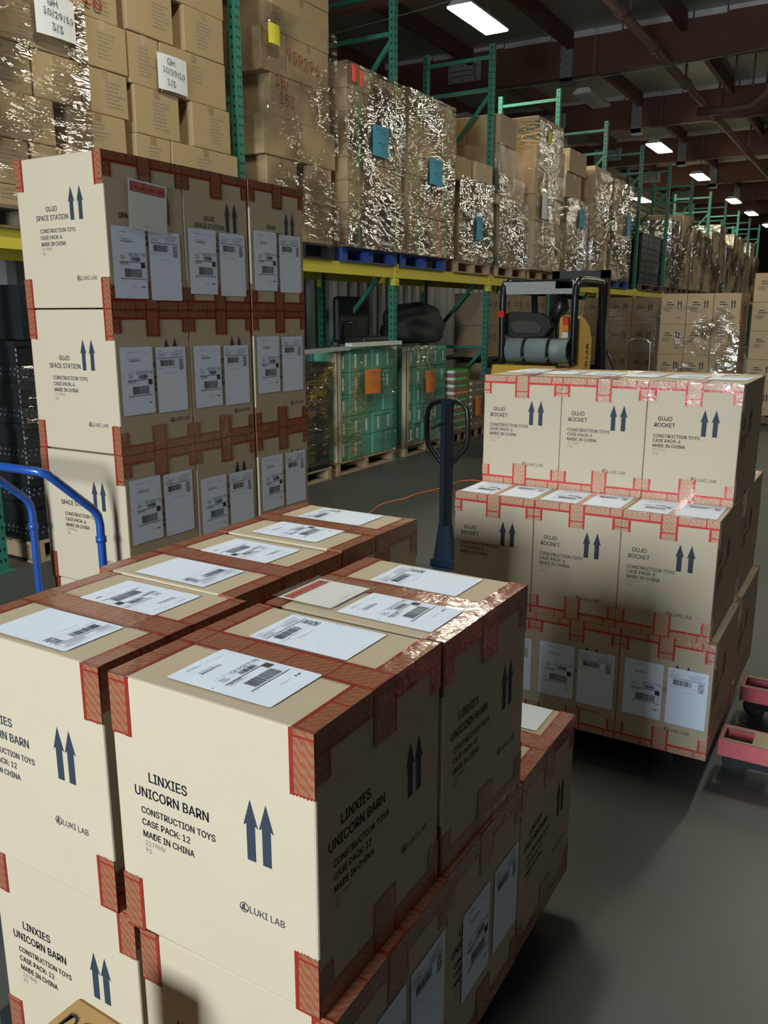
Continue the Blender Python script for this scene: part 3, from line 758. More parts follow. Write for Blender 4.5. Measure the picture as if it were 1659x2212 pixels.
# ------------------------------------------------------------------ orange extension cord
pts = [(-3.60, 5.2, .006), (-3.68, 5.7, .006), (-3.78, 6.15, .006), (-3.86, 6.5, .006), (-3.80, 6.82, .006), (-3.80, 7.06, .006), (-3.74, 7.34, .006), (-3.71, 7.59, .006), (-3.72, 7.84, .006), (-3.60, 7.97, .006), (-3.4, 7.9, .006), (-3.2, 7.75, .006), (-2.6, 7.6, .006), (-1.9, 7.9, .006)]
def smooth_path(p, n=6):
    p = [Vector(q) for q in p]; out = []
    for i in range(len(p)-1):
        a, b_, c, d = p[max(i-1, 0)], p[i], p[i+1], p[min(i+2, len(p)-1)]
        for k in range(n):
            s = k/n; out.append(.5*((2*b_)+(c-a)*s+(2*a-5*b_+4*c-d)*s*s+(3*b_-a-3*c+d)*s**3))
    return out+[p[-1]]
b = MB(); b.tube(smooth_path(pts), .0055, M['cord'], 8); tag(obj('extension_cord', b.mesh('cord', True)), 'thin orange extension cord winding across the dark floor', 'cord')

# ------------------------------------------------------------------ loads of plain cartons on the racks
def plain_carton(x0, x1, y0, y1, z0, z1, m, label, group, printed=True, seed=0, arrows=False):
    rr = random.Random(seed*7+int(y0*100)+int(z0*1000))
    b = MB(); b.box(x0, x1, y0, y1, z0, z1, m)
    me = b.mesh('carton', bevel=.007)
    cx, cy = (x0+x1)/2, (y0+y1)/2
    me.transform(Matrix.Translation((-cx, -cy, -z0)))
    o = obj('carton', me, loc=(cx, cy, z0)); tag(o, label, 'carton', group)
    hx = (x1-x0)/2; hy = (y1-y0)/2; h = z1-z0
    # tape over the middle
    b = MB()
    if h > .2:
        b.poly([(hx+.0008, -.03, h*.80), (hx+.0008, .03, h*.80), (hx+.0008, .03, h), (hx+.0008, -.03, h)], M['tape_tan'])
    if b.f: obj('packing_tape', b.mesh('tape'), o)
    if printed:
        b = MB(); kk = rr.choice((5, 7, 8)); yy = rr.uniform(-hy*.4, hy*.2)
        for k in range(kk):
            y = yy; e = yy+rr.uniform(.08, .17)
            while y < min(e, hy*.85):
                l = rr.uniform(.01, .03); zz = h*.72-k*.026
                if zz < .03: break
                b.poly([(hx+.001, y, zz), (hx+.001, min(y+l, hy*.9), zz), (hx+.001, min(y+l, hy*.9), zz+.010), (hx+.001, y, zz+.010)], M['ink_faint']); y += l+.006
        if b.f: obj('printed_marking', b.mesh('print'), o)
    if arrows: add_arrow_print(o, hx, hy, h, arrows)
    return o
def add_arrow_print(o, hx, hy, h, faces):
    b = MB()
    for fc in faces:
        if fc == 'R': T = lambda a, c: Vector((hx+.001, -hy+a*2*hy, c*h))
        else: T = lambda a, c: Vector((-hx+a*2*hx, -hy-.001, c*h))
        for ax in (.68, .78):
            b.poly([T(ax-.02, .52), T(ax+.02, .52), T(ax+.02, .68), T(ax+.04, .68), T(ax, .80), T(ax-.04, .68), T(ax-.02, .68)], M['ink'])
        for z, x1 in ((.70, .42), (.62, .52), (.52, .44), (.47, .38), (.42, .40)):
            b.poly([T(.14 if z < .6 else .22, z), T(x1, z), T(x1, z+.03), T(.14 if z < .6 else .22, z+.03)], M['ink_faint'] if z < .6 else M['ink'])
        b.poly([T(.62, .2), T(.82, .2), T(.82, .235), T(.62, .235)], M['ink_faint'])
    obj('printed_marking', b.mesh('print'), o)
LAYER = ['top layer', 'second layer from top', 'third layer from top', 'fourth layer from top', 'fifth layer from top', 'sixth layer from top', 'seventh layer from top', 'eighth layer from top', 'ninth layer from top', 'tenth layer from top']
def colname(i, n):
    if n == 1: return 'carton'
    if n == 2: return ('near-end carton', 'far-end carton')[i]
    if n == 3: return ('near-end carton', 'middle carton', 'far-end carton')[i]
    return '%s carton from the near end' % NTH[i]
def load(desc, rows, m, xf=-4.97, depth=.5, rear=True, printed=True, seed=0, arrows=False, jit=.025):
    """rows: bottom to top [(z0,z1,[(y0,y1)...])...]"""
    rr = random.Random(seed+3); n = len(rows)
    for ri, row in enumerate(rows):
        z0, z1, cs = row[:3]; 
        for ci, c in enumerate(cs):
            j = rr.uniform(-jit, jit); mm = M[m] if isinstance(m, str) else M[rr.choice(m)]
            x1 = xf+j+(c[2] if len(c) > 2 else 0)
            plain_carton(x1-depth, x1, c[0]+.003, c[1]-.003, z0+.0005, z1-.002, mm, '%s, %s, %s' % (colname(ci, len(cs)), LAYER[n-1-ri], desc), 'cartons in the '+desc, printed, seed+ci+ri*5, arrows)
            if rear and ci == 0:
                plain_carton(xf-.04-depth*2+.02, x1-depth-.006, c[0]+.003+rr.uniform(0, .02), c[1]-.003, z0+.0005, z1-.002, mm, 'rear %s, %s, %s' % (colname(ci, len(cs)), LAYER[n-1-ri], desc), 'cartons in the '+desc, False, seed+50+ci+ri*5)
def wrap(name, label, x0, x1, y0, y1, z0, z1, m='film', amp=.012, seed=0, faces='FRT', g=.10):
    rr = random.Random(seed); b = MB(); off = .02
    def grid(o, u, v, n, lu, lv):
        nu, nv = max(2, int(lu/g)), max(2, int(lv/g)); Pp = []
        for j in range(nv+1):
            for i in range(nu+1):
                e = 0 if i in (0, nu) or j in (0, nv) else rr.uniform(-amp, amp)
                Pp.append(o+u*(lu*i/nu)+v*(lv*j/nv)+n*e)
        base = len(b.v); b.v += [tuple(p) for p in Pp]; k = b.mi(M[m])
        for j in range(nv):
            for i in range(nu):
                a = base+j*(nu+1)+i; b.f.append([a, a+1, a+nu+2, a+nu+1]); b.m.append(k)
    X, Y, Z = Vector((1, 0, 0)), Vector((0, 1, 0)), Vector((0, 0, 1))
    if 'R' in faces: grid(Vector((x1+off, y0-off, z0)), Y, Z, X, y1-y0+2*off, z1-z0+off)
    if 'F' in faces: grid(Vector((x0, y0-off, z0)), X, Z, -Y, x1-x0+off, z1-z0+off)
    if 'B' in faces: grid(Vector((x1+off, y1+off, z0)), -X, Z, Y, x1-x0+off, z1-z0+off)
    if 'T' in faces: grid(Vector((x0, y0-off, z1+off)), X, Y, Z, x1-x0+off, y1-y0+2*off)
    me = b.mesh('film', True)
    return tag(obj(name, me), label, 'stretch wrap', 'clear stretch film on pallet loads')
def note(x, y0, y1, z0, z1, m, label, text=(), cat='paper note', name='paper_note', tilt=0):
    b = MB(); w = y1-y0; h = z1-z0; k = 5
    for i in range(k):
        a, c = w*i/k, w*(i+1)/k; xa = .012*math.sin(PI*i/k)+.004; xc = .012*math.sin(PI*(i+1)/k)+.004
        b.poly([(xa, a, 0), (xc, c, 0), (xc, c, h), (xa, a, h)], M[m])
    o = obj(name, b.mesh('note', True), loc=(x, y0, z0), rot=(tilt, 0, 0)); tag(o, label, cat)
    if text:
        b = MB()
        for st, yy, zz, s, mm, sl in text:
            b.text(st, (.020, yy*w, zz*h), (0, 1, sl), (0, -.12, 1), s, M[mm], 'c', False)
        obj('handwriting', b.mesh('handwriting'), o)
    return o
ZP = ZB+.142
# first bay: brick-stacked cartons with white GH notes
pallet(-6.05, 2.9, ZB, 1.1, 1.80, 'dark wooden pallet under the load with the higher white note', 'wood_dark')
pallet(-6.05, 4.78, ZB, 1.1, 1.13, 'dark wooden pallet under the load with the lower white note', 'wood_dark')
load('load with the higher white note', [
    (ZP, 2.52, [(2.95, 3.40), (3.41, 3.98), (4.0, 4.70)]),
    (2.52, 2.80, [(2.95, 3.40), (3.42, 3.86), (3.88, 4.32), (4.33, 4.72)]),
    (2.80, 3.085, [(3.0, 3.55), (3.57, 4.08), (4.205, 4.71)]),
    (3.085, 3.38, [(2.95, 3.45), (3.47, 3.93), (3.94, 4.33), (4.335, 4.75)]),
    (3.38, 3.69, [(2.95, 3.60), (3.62, 4.25), (4.32, 4.76)]),
    (3.69, 4.0, [(2.95, 3.55), (3.57, 4.2), (4.22, 4.70)]),
    (4.0, 4.32, [(3.0, 3.6), (3.62, 4.1), (4.2, 4.73)]),
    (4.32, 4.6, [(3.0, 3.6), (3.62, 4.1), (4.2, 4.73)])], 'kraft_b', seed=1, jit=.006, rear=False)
load('load with the lower white note', [
    (ZP, 2.70, [(4.78, 5.2), (5.22, 5.90)]),
    (2.70, 3.015, [(4.79, 5.15), (5.155, 5.94)]),
    (3.015, 3.35, [(4.80, 5.265), (5.40, 5.86)]),
    (3.35, 3.70, [(4.775, 5.085), (5.09, 5.83)]),
    (3.70, 4.03, [(4.77, 5.24), (5.36, 5.82)]),
    (4.03, 4.36, [(4.78, 5.10), (5.11, 5.84)]),
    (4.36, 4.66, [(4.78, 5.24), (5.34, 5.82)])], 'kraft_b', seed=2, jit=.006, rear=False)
wrap('stretch_wrap', 'shiny stretch film across the load with the higher white note', -6.0, -4.955, 2.9, 4.35, 2.45, 3.72, 'film_thin', faces='R', seed=4)
note(-4.915, 3.95, 4.26, 3.46, 3.71, 'paper_warm', 'white handwritten sheet hanging higher, on the film-wrapped cartons', [('GH', .42, .72, .06, 'ink', -.1), ('10/29/19', .55, .45, .055, 'ink', -.1), ('3/3', .5, .14, .06, 'ink', -.1)])
note(-4.945, 5.03, 5.34, 3.36, 3.61, 'paper_warm', 'white handwritten sheet hanging lower, on cartons beside the green post', [('GH', .42, .72, .06, 'ink', -.1), ('10/29/19', .5, .45, .055, 'ink', -.1), ('1/3', .4, .14, .06, 'ink', -.1)])
b = MB(); b.text('16', (0, 0, 0), (0, 1, -.1), (0, 0, 1), .16, M['marker_red'], 'l', False)
tag(obj('handwritten_mark', b.mesh('mark'), loc=(-4.955, 4.36, 3.76)), 'red marker figures near the top of the higher-note load', 'handwriting')
# second bay
pallet(-6.05, 6.28, ZB, 1.1, 1.10, 'black pallet under the cartons with red handwriting', 'plastic_black', plastic=True)
load('load with red handwritten numbers', [
    (ZP, 2.75, [(6.30, 6.95), (6.96, 7.38)]),
    (2.75, 3.10, [(6.34, 6.80), (6.97, 7.37)]),
    (3.10, 3.44, [(6.29, 7.43, .01)]),
    (3.44, 3.79, [(6.43, 7.36)]),
    (3.79, 4.14, [(6.31, 6.68), (6.685, 7.34)]),
    (4.14, 4.50, [(6.48, 7.36)]),
    (4.50, 4.86, [(6.35, 7.36)])], 'kraft_b', seed=3, printed=False, jit=.006)
wrap('stretch_wrap', 'clear film over the cartons with red handwritten numbers', -6.0, -4.945, 6.30, 7.41, 2.42, 4.3, 'film_thin', faces='RF', seed=5)
note(-4.905, 6.33, 6.49, 3.99, 4.15, 'yellow_note', 'yellow square note on the wrapped corner by the near green post')
for st, y, z, s, sl, lb in [('959296', 6.64, 3.93, .14, -.08, 'long red handwritten number on a wrapped carton'), ('18/', 6.46, 3.69, .13, -.05, 'short red handwriting with a slash, above another red number'), ('153', 6.52, 3.55, .13, -.05, 'three red handwritten digits low on a wrapped carton')]:
    b = MB(); b.text(st, (0, 0, 0), (0, 1, sl), (0, 0, 1), s, M['marker_red'], 'l', False)
    tag(obj('handwritten_mark', b.mesh('mark'), loc=(-4.948, y, z)), lb, 'handwriting')
def grid_rows(y0, y1, z0, z1, n, widths, seed=0, gap=0):
    rr = random.Random(seed); out = []; h = (z1-z0)/n
    for i in range(n):
        k = widths[i % len(widths)]; w = (y1-y0)/k
        if isinstance(k, float):
            s = y0+(y1-y0)*(k-int(k)); cs = [(y0, s), (s, y1)]
        else: cs = [(y0+w*j, y0+w*(j+1)) for j in range(k)]
        s = rr.uniform(-gap, gap); out.append((z0+h*i, z0+h*(i+1), [(a+s, c+s) for a, c in cs]))
    return out
# strapped, wrapped loads on blue pallets
for (ya, yb, zt_, ds, sd) in ((7.52, 8.645, 4.10, 'load with two red stickers', 11), (8.76, 9.90, 4.12, 'shiny load beside the stickered one', 12)):
    pallet(-6.05, ya, ZB, 1.1, yb-ya, 'blue plastic pallet under the %s' % ds, 'plastic_blue', plastic=True)
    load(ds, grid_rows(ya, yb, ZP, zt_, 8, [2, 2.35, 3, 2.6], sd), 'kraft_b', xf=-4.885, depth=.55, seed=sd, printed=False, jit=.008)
    wrap('stretch_wrap', 'crinkled clear film around the %s' % ds, -6.0, -4.875, ya, yb, ZP, zt_, 'film', seed=sd, amp=.014)
    for fr, nm in ((.14, 'near'), (.80, 'far')):
        b = MB(); y = ya+(yb-ya)*fr
        for z in range(20):
            z0 = ZP+(zt_-ZP)*z/20; z1 = ZP+(zt_-ZP)*(z+1)/20; e0 = .003*math.sin(z*1.7); e1 = .003*math.sin((z+1)*1.7)
            b.poly([(-4.845, y+e0, z0), (-4.845, y+.015+e0, z0), (-4.845, y+.015+e1, z1), (-4.845, y+e1, z1)], M['lime'])
        tag(obj('strap', b.mesh('strap')), 'thin green strap down the %s side of the %s' % (nm, ds), 'strap', 'green straps')
note(-4.845, 7.56, 7.67, 3.94, 4.09, 'sticker_red', 'larger red square sticker at the top corner of a wrapped load', cat='sticker', name='sticker')
note(-4.845, 7.71, 7.77, 3.92, 4.07, 'sticker_red', 'narrow red sticker beside the larger one on the wrapped load', cat='sticker', name='sticker')
BT = lambda m='ink': [('LOAD', .5, .78, .045, m, 0), ('10/29', .5, .6, .04, m, 0)]
def lines_note(x, y0, y1, z0, z1, m, label):
    o = note(x, y0, y1, z0, z1, m, label); b = MB(); w = y1-y0; h = z1-z0
    for a, c, z in ((.2, .8, .85), (.35, .65, .74), (.3, .7, .42), (.45, .6, .3)):
        y = a
        while y < c: b.poly([(.019, y*w, z*h), (.019, (y+.06)*w, z*h), (.019, (y+.06)*w, z*h+.012), (.019, y*w, z*h+.012)], M['ink_faint' if m != 'blue_note' else 'steel_green']); y += .09
    obj('printed_marking', b.mesh('lines'), o); return o
lines_note(-4.845, 7.95, 8.27, 3.32, 3.62, 'blue_note', 'blue paper note on the load with two red stickers')
lines_note(-4.845, 9.22, 9.55, 3.20, 3.48, 'blue_note', 'blue paper note on the shiny load beside the stickered one')
# third bay
pallet(-6.05, 10.18, ZB, 1.1, 1.12, 'wooden pallet under the low mixed load before the green post')
load('low mixed load with open box', [(ZP, 2.74, [(10.25, 10.8), (10.81, 11.31)]), (2.74, 3.05, [(10.25, 10.62), (10.63, 11.30)]), (3.05, 3.38, [(10.5, 10.9), (10.91, 11.30)]), (3.38, 3.68, [(10.2, 10.7), (10.75, 11.3)])], ['kraft_b', 'kraft_d'], seed=21, printed=False)
wrap('stretch_wrap', 'cloudy film around the low mixed load before the green post', -6.0, -4.955, 10.25, 11.30, ZP, 3.42, 'film_white', seed=21, faces='R')
lines_note(-4.92, 10.72, 10.92, 2.68, 2.98, 'blue_note', 'blue paper note on the low mixed load')
for i, (y0, y1, z0, z1) in enumerate([(10.25, 10.85, 3.69, 4.36), (10.86, 11.31, 3.69, 4.36), (10.3, 11.3, 2.41, 3.68)]):
    plain_carton(-6.05, -5.52, y0, y1, z0, z1, M['kraft_d'], ['tall plain tan carton above the low mixed load', 'tall plain tan carton behind the green post', 'large tan carton hidden behind the low mixed load'][i], 'tall plain tan cartons', False)
pallet(-6.05, 11.5, ZB, 1.1, 1.15, 'wooden pallet under the shiny load just past the green post')
load('shiny load past the second post', [(ZP, 3.22, [(11.56, 12.66)]), (3.22, 3.63, [(11.46, 12.05), (12.06, 12.45)]), (3.63, 4.02, [(11.5, 12.2)]), (4.02, 4.40, [(11.5, 12.1)])], ['kraft_b', 'kraft_d'], seed=22, printed=False)
wrap('stretch_wrap', 'cloudy film around the shiny load past the second post', -6.0, -4.955, 11.55, 12.68, ZP, 3.3, 'film_white', seed=23, faces='RFT')
wrap('stretch_wrap', 'film band round the cartons high on the shiny load', -6.0, -4.95, 11.45, 12.42, 3.35, 4.0, 'film', seed=24, faces='RF')
pallet(-6.05, 12.72, ZB, 1.1, 1.2, 'wooden pallet under the tall wrapped load with a yellow note')
load('tall load with a yellow note', [(ZP+.37*i, ZP+.37*(i+1), [(12.72+.04*(i % 3), 13.2), (13.21, 13.93)] if i % 2 else [(12.75, 13.45), (13.46, 13.94)]) for i in range(6)], ['kraft_b', 'kraft_d'], xf=-4.88, depth=.55, seed=25, printed=False)
wrap('stretch_wrap', 'banded clear film around the tall load with a yellow note', -6.0, -4.86, 12.72, 13.95, ZP, 4.5, 'film', seed=26, faces='RF')
note(-4.83, 13.05, 13.2, 4.24, 4.42, 'yellow_note', 'yellow note high on a tall wrapped load past the second post')
note(-4.83, 12.9, 13.15, 3.15, 3.5, 'paper_warm', 'white sheet halfway up the tall load with a yellow note')
# fourth bay
pallet(-6.05, 14.3, ZB, 1.1, 1.2, 'dark wooden pallet behind the forklift roof')
load('squat load behind the forklift guard', [(ZP, 3.05, [(14.36, 14.95), (14.96, 15.5)]), (3.05, 3.62, [(14.36, 15.5)]), (3.62, 4.05, [(14.4, 15.2)]), (4.05, 4.42, [(14.45, 15.35)])], ['kraft_b', 'kraft_d'], seed=31, printed=False)
wrap('stretch_wrap', 'cloudy film around the squat load with a blue note', -6.05, -4.945, 14.36, 15.5, ZP, 3.62, 'film_white', seed=31, faces='RFT')
lines_note(-4.91, 14.95, 15.25, 3.2, 3.5, 'blue_note', 'blue paper note on the squat wrapped load above the forklift')
pallet(-6.05, 15.58, ZB, 1.1, 1.03, 'blue plastic pallet above the forklift roof, nearer one', 'plastic_blue', plastic=True)
load('slim load over a blue pallet', [(ZP, 2.9, [(15.62, 16.6)]), (2.9, 3.4, [(15.66, 16.58)]), (3.4, 3.75, [(15.6, 16.1), (16.11, 16.6)]), (3.75, 4.3, [(15.6, 16.6)])], ['kraft_d', 'kraft_b'], xf=-4.88, depth=.55, seed=32, printed=False)
wrap('stretch_wrap', 'clear film around the slim load over a blue pallet', -6.0, -4.86, 15.6, 16.6, ZP, 4.2, 'film', seed=32, faces='RF')
pallet(-6.05, 16.98, ZB, 1.1, 1.6, 'blue plastic pallet above the forklift mast, farther one', 'plastic_blue', plastic=True)
load('bright load in the fifth bay', grid_rows(17.05, 18.5, ZP, 4.2, 6, [2, 3]), 'kraft_d', seed=33, printed=False)
wrap('stretch_wrap', 'bright cloudy film around the load in the fifth bay', -6.05, -4.94, 17.05, 18.5, ZP, 4.25, 'film_white', seed=33, faces='RFT', amp=.03)
lines_note(-4.90, 18.0, 18.3, 3.3, 3.7, 'blue_note', 'blue paper note on the bright load in the fifth bay')
# dark crates bay
pallet(-6.05, 19.6, ZB, 1.1, 2.2, 'dark pallet under the black crates on the rack', 'wood_dark')
# ------------------------------------------------------------------ black plastic crates
def crate_mesh(w, d, h, nm='crate'):
    b = MB(); t = .012; i = .015; m = M['plastic_black']
    b.box(-w/2+i, w/2-i, -d/2+i, d/2-i, 0, h-.03, m)
    b.box(-w/2, w/2, -d/2, d/2, h-.035, h, m); b.box(-w/2+.004, w/2-.004, -d/2+.004, d/2-.004, h*.42, h*.46, m)
    # light grey triangles painting the light seen through the openings
    for row in range(2):
        z = h*(.18+.13*row); k = int(d/.045)
        for j in range(1, k):
            y = -d/2+j*d/k+(.012 if row else 0); s = .010
            b.poly([(w/2-i+.001, y-s, z), (w/2-i+.001, y+s, z), (w/2-i+.001, y, z+.018)], M['bracket'])
        k = int(w/.045)
        for j in range(1, k):
            x = -w/2+j*w/k+(.012 if row else 0); s = .010
            b.poly([(x-s, -d/2+i-.001, z), (x+s, -d/2+i-.001, z), (x, -d/2+i-.001, z+.018)], M['bracket'])
    for q in range(int(h/.035)): b.box(w/2-i, w/2-i+.006, -d/2+i, -d/2+i+.006, q*.035, q*.035+.02, M['grey'])
    return b.mesh(nm)
cm = crate_mesh(.52, .56, .275)
def crates(x, y, z, n, desc, cols=2, group='black plastic crates', rows=1):
    for c in range(cols):
        for k in range(n):
            for r_ in range(rows):
                lb = 'black perforated plastic crate, %s, %s, %s%s' % (LAYER[n-1-k], ('near column', 'far column', 'third column')[c], desc, ', rear' if r_ else '')
                tag(obj('plastic_crate', cm, loc=(x-.53*r_, y+.57*c, z+.2765*k)), lb, 'crate', group)
crates(-5.25, 20.0, ZP, 4, 'on the rack', 3)
# stuff standing on the floor under the racks
pallet(-6.0, 3.62, 0, 1.02, 1.2, 'wooden pallet under the black crates behind the cart handle', 'wood', .15)
crates(-5.25, 3.90, .152, 5, 'behind the cart', 2, rows=2)
b = MB(); b.box(-.5, .5, -.7, .7, 0, .36, M['plastic_black']); b.box(.5, .503, -.2, .1, .06, .3, mat('dark_red_print', (.09, .01, .012), .5))
tag(obj('storage_bin', b.mesh('bin', bevel=.02), loc=(-5.5, 4.4, 1.54)), 'black bin with a dark red patch on top of the wrapped crates', 'bin')
wrap('stretch_wrap', 'loose shiny film on the crates behind the cart handle', -6.0, -4.985, 3.62, 4.78, .6, 1.35, 'film_thin', seed=41, faces='R')
pallet(-5.95, 6.11, 0, .98, 1.2, 'worn wooden pallet beside the teal loads under shiny film', 'wood', .13)
crates(-5.22, 6.42, .132, 4, 'beside the teal load', 2, rows=2)
wrap('stretch_wrap', 'loose film over the crates beside the teal load', -5.95, -4.93, 6.13, 7.28, .2, 1.30, 'film_thin', seed=42, faces='R', amp=.03)
# ------------------------------------------------------------------ teal product loads
def teal_mesh(w, d, h, slots):
    b = MB(); b.box(-w/2, w/2, -d/2, d/2, 0, h, M['teal'])
    me = b.mesh('teal', bevel=.006); return me
def teal_load(y0, y1, z1, desc, seed, noteargs):
    rr = random.Random(seed); pallet(-5.98, y0-.02, 0, .99, y1-y0+.04, 'pale wooden pallet under the %s' % desc, 'wood', .14)
    n = 5; h = (z1-.145)/n; cols = 5; w = (y1-y0-.04)/cols; me = teal_mesh(.30, w-.006, h-.004, 1)
    pm_ = MB(); pm_.poly([(.1515, -.018, h*.18), (.1515, .02, h*.18), (.1515, .018, h*.74), (.1515, -.02, h*.74)], M['paper_warm']); pm_.poly([(.1512, -w*.42, h*.80), (.1512, w*.42, h*.80), (.1512, w*.42, h*.83), (.1512, -w*.42, h*.83)], M['teal_dark']); slot = pm_.mesh('slot')
    pm2 = MB()
    for q in range(12):
        a, e = 2*PI*q/12, 2*PI*(q+1)/12
        for cyy in (-w*.2, w*.2):
            pm2.poly([(.1515, cyy+.038*math.cos(a), h*.5+.05*math.sin(a)), (.1515, cyy+.032*math.cos(a), h*.5+.044*math.sin(a)), (.1515, cyy+.032*math.cos(e), h*.5+.044*math.sin(e)), (.1515, cyy+.038*math.cos(e), h*.5+.05*math.sin(e))], M['teal_dark'])
    pm2.poly([(.1515, -.01, h*.1), (.1515, .01, h*.1), (.1515, .004, h*.2), (.1515, -.004, h*.2)], M['teal_dark']); ring = pm2.mesh('ring')
    for r_ in range(n):
        for c in range(cols):
            o = obj('teal_carton', me, loc=(-5.16+rr.uniform(-.012, .012), y0+.04+w*(c+.5), .145+h*r_))
            tag(o, 'teal carton, %s, %s, %s' % (LAYER[n-1-r_], ('near-end column', 'second column', 'middle column', 'fourth column', 'far-end column')[c], desc), 'carton', 'teal cartons in the '+desc)
            obj('printed_marking', ring if (r_ in (0, 2) and c > 1) else slot, o)
    for r_ in range(n):
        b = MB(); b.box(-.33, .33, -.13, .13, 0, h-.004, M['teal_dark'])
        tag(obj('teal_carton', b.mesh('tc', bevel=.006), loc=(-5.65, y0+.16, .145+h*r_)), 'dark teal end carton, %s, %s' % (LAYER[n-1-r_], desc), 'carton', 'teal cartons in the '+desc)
    b = MB(); b.box(-.06, .006, 0, .004, 0, z1-.13, M['kraft']); b.box(0, .006, 0, .07, 0, z1-.13, M['kraft'])
    tag(obj('corner_board', b.mesh('cb'), loc=(-4.985, y0-.0, .145)), 'tan cardboard corner strip up the %s' % desc, 'corner strip')
    wrap('stretch_wrap', 'clear film around the %s' % desc, -5.95, -4.975, y0, y1, .1, z1, 'film_thin', seed=seed, faces='RFT')
    lines_note(-4.93, *noteargs, 'orange_note', 'orange paper note on the %s' % desc)
teal_load(7.44, 8.66, 1.34, 'teal load nearer the crates', 51, (7.91, 8.24, .85, 1.12))
teal_load(8.94, 10.06, 1.32, 'teal load past the green post', 52, (9.35, 9.60, .76, 1.03))
b = MB(); b.box(-.09, .0, 0, 1.08, 0, .045, M['plank']); tag(obj('board', b.mesh('board', bevel=.002), loc=(-4.93, 7.66, 1.368)), 'long off-white board lying on top of the teal load', 'board')
b = MB(); b.box(-.09, .0, 0, .95, 0, .04, M['grey']); tag(obj('board', b.mesh('board', bevel=.002), loc=(-4.93, 6.68, 1.325), rot=(.015, 0, 0)), 'grey board lying over the black crates next to the off-white one', 'board')
# office chair back and black bag behind
t = thing('office_chair', 'black office chair set on top of the teal load in shadow', 'chair', (-5.62, 8.7, 1.36))
b = MB(); b.box(-.05, .05, -.33, .35, .02, .56, M['vinyl']); obj('backrest', b.mesh('back', bevel=.045), t)
b = MB(); b.box(-.02, .40, -.30, .3, .01, .10, M['vinyl']); obj('seat', b.mesh('seat', bevel=.035), t)
b = MB(); b.tube([(.1, -.34, .05), (.12, -.34, .26), (.3, -.34, .26)], .02, M['black_metal'], 8); obj('armrest', b.mesh('arm', True), t)
def blob(name, loc, sx, sy, sz, m, label, cat, seed=0, amp=.12, low=-.9):
    bm = bmesh.new(); bmesh.ops.create_icosphere(bm, subdivisions=4, radius=1)
    from mathutils import noise
    for v in bm.verts:
        n = noise.noise(v.co*1.7+Vector((seed, 0, 0)))*amp*2+noise.noise(v.co*5+Vector((0, seed, 0)))*amp*.6
        v.co *= 1+n
        if v.co.z < low*.75: v.co.z = low*.75
        v.co = Vector((v.co.x*sx, v.co.y*sy, (v.co.z+.75*-low)*sz))
    me = bpy.data.meshes.new(name); bm.to_mesh(me); bm.free(); me.materials.append(m); me.polygons.foreach_set('use_smooth', [True]*len(me.polygons))
    o = obj(name, me, loc=loc)
    if label: tag(o, label, cat)
    return o
blob('garbage_bag', (-5.55, 10.12, 1.345), .38, .62, .30, M['bag'], 'bulging black plastic bag lying on the teal load past the post', 'bag', 3)
# green trays and cartons
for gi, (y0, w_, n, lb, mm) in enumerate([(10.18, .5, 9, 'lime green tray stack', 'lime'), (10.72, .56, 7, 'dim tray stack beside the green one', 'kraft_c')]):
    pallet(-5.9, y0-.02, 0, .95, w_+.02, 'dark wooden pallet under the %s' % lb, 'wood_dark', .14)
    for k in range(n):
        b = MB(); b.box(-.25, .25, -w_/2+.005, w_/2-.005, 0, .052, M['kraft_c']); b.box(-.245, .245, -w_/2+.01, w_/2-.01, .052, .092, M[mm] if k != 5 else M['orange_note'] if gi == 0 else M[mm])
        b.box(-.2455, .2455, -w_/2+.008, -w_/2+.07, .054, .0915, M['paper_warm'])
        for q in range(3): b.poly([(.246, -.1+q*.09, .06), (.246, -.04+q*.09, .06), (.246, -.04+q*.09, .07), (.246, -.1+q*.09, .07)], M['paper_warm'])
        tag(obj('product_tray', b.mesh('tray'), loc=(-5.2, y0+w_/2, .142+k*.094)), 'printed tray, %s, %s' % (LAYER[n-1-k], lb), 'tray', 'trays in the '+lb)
lines_note(-4.93, 10.85, 11.05, .32, .58, 'orange_note', 'orange paper note on the dim tray stack')
# toy cartons under the third and fourth bays
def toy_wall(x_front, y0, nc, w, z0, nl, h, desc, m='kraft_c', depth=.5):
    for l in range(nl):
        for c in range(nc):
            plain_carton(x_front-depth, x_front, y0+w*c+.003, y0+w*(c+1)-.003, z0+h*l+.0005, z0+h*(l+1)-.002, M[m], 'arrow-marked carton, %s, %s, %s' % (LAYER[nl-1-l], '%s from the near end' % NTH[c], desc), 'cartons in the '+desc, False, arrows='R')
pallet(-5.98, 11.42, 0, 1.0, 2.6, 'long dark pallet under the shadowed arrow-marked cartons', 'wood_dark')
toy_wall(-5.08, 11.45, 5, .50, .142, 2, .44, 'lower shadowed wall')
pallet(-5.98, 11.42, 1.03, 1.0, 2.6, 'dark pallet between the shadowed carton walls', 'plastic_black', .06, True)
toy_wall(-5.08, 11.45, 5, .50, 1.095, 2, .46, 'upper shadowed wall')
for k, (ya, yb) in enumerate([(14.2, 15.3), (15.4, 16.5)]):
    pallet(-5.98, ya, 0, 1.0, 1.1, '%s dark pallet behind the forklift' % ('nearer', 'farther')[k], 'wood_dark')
    toy_wall(-5.0, ya+.01, 2, .54, .142, 4, .46, ('nearer wall behind the forklift', 'farther wall behind the forklift')[k], 'kraft_b')
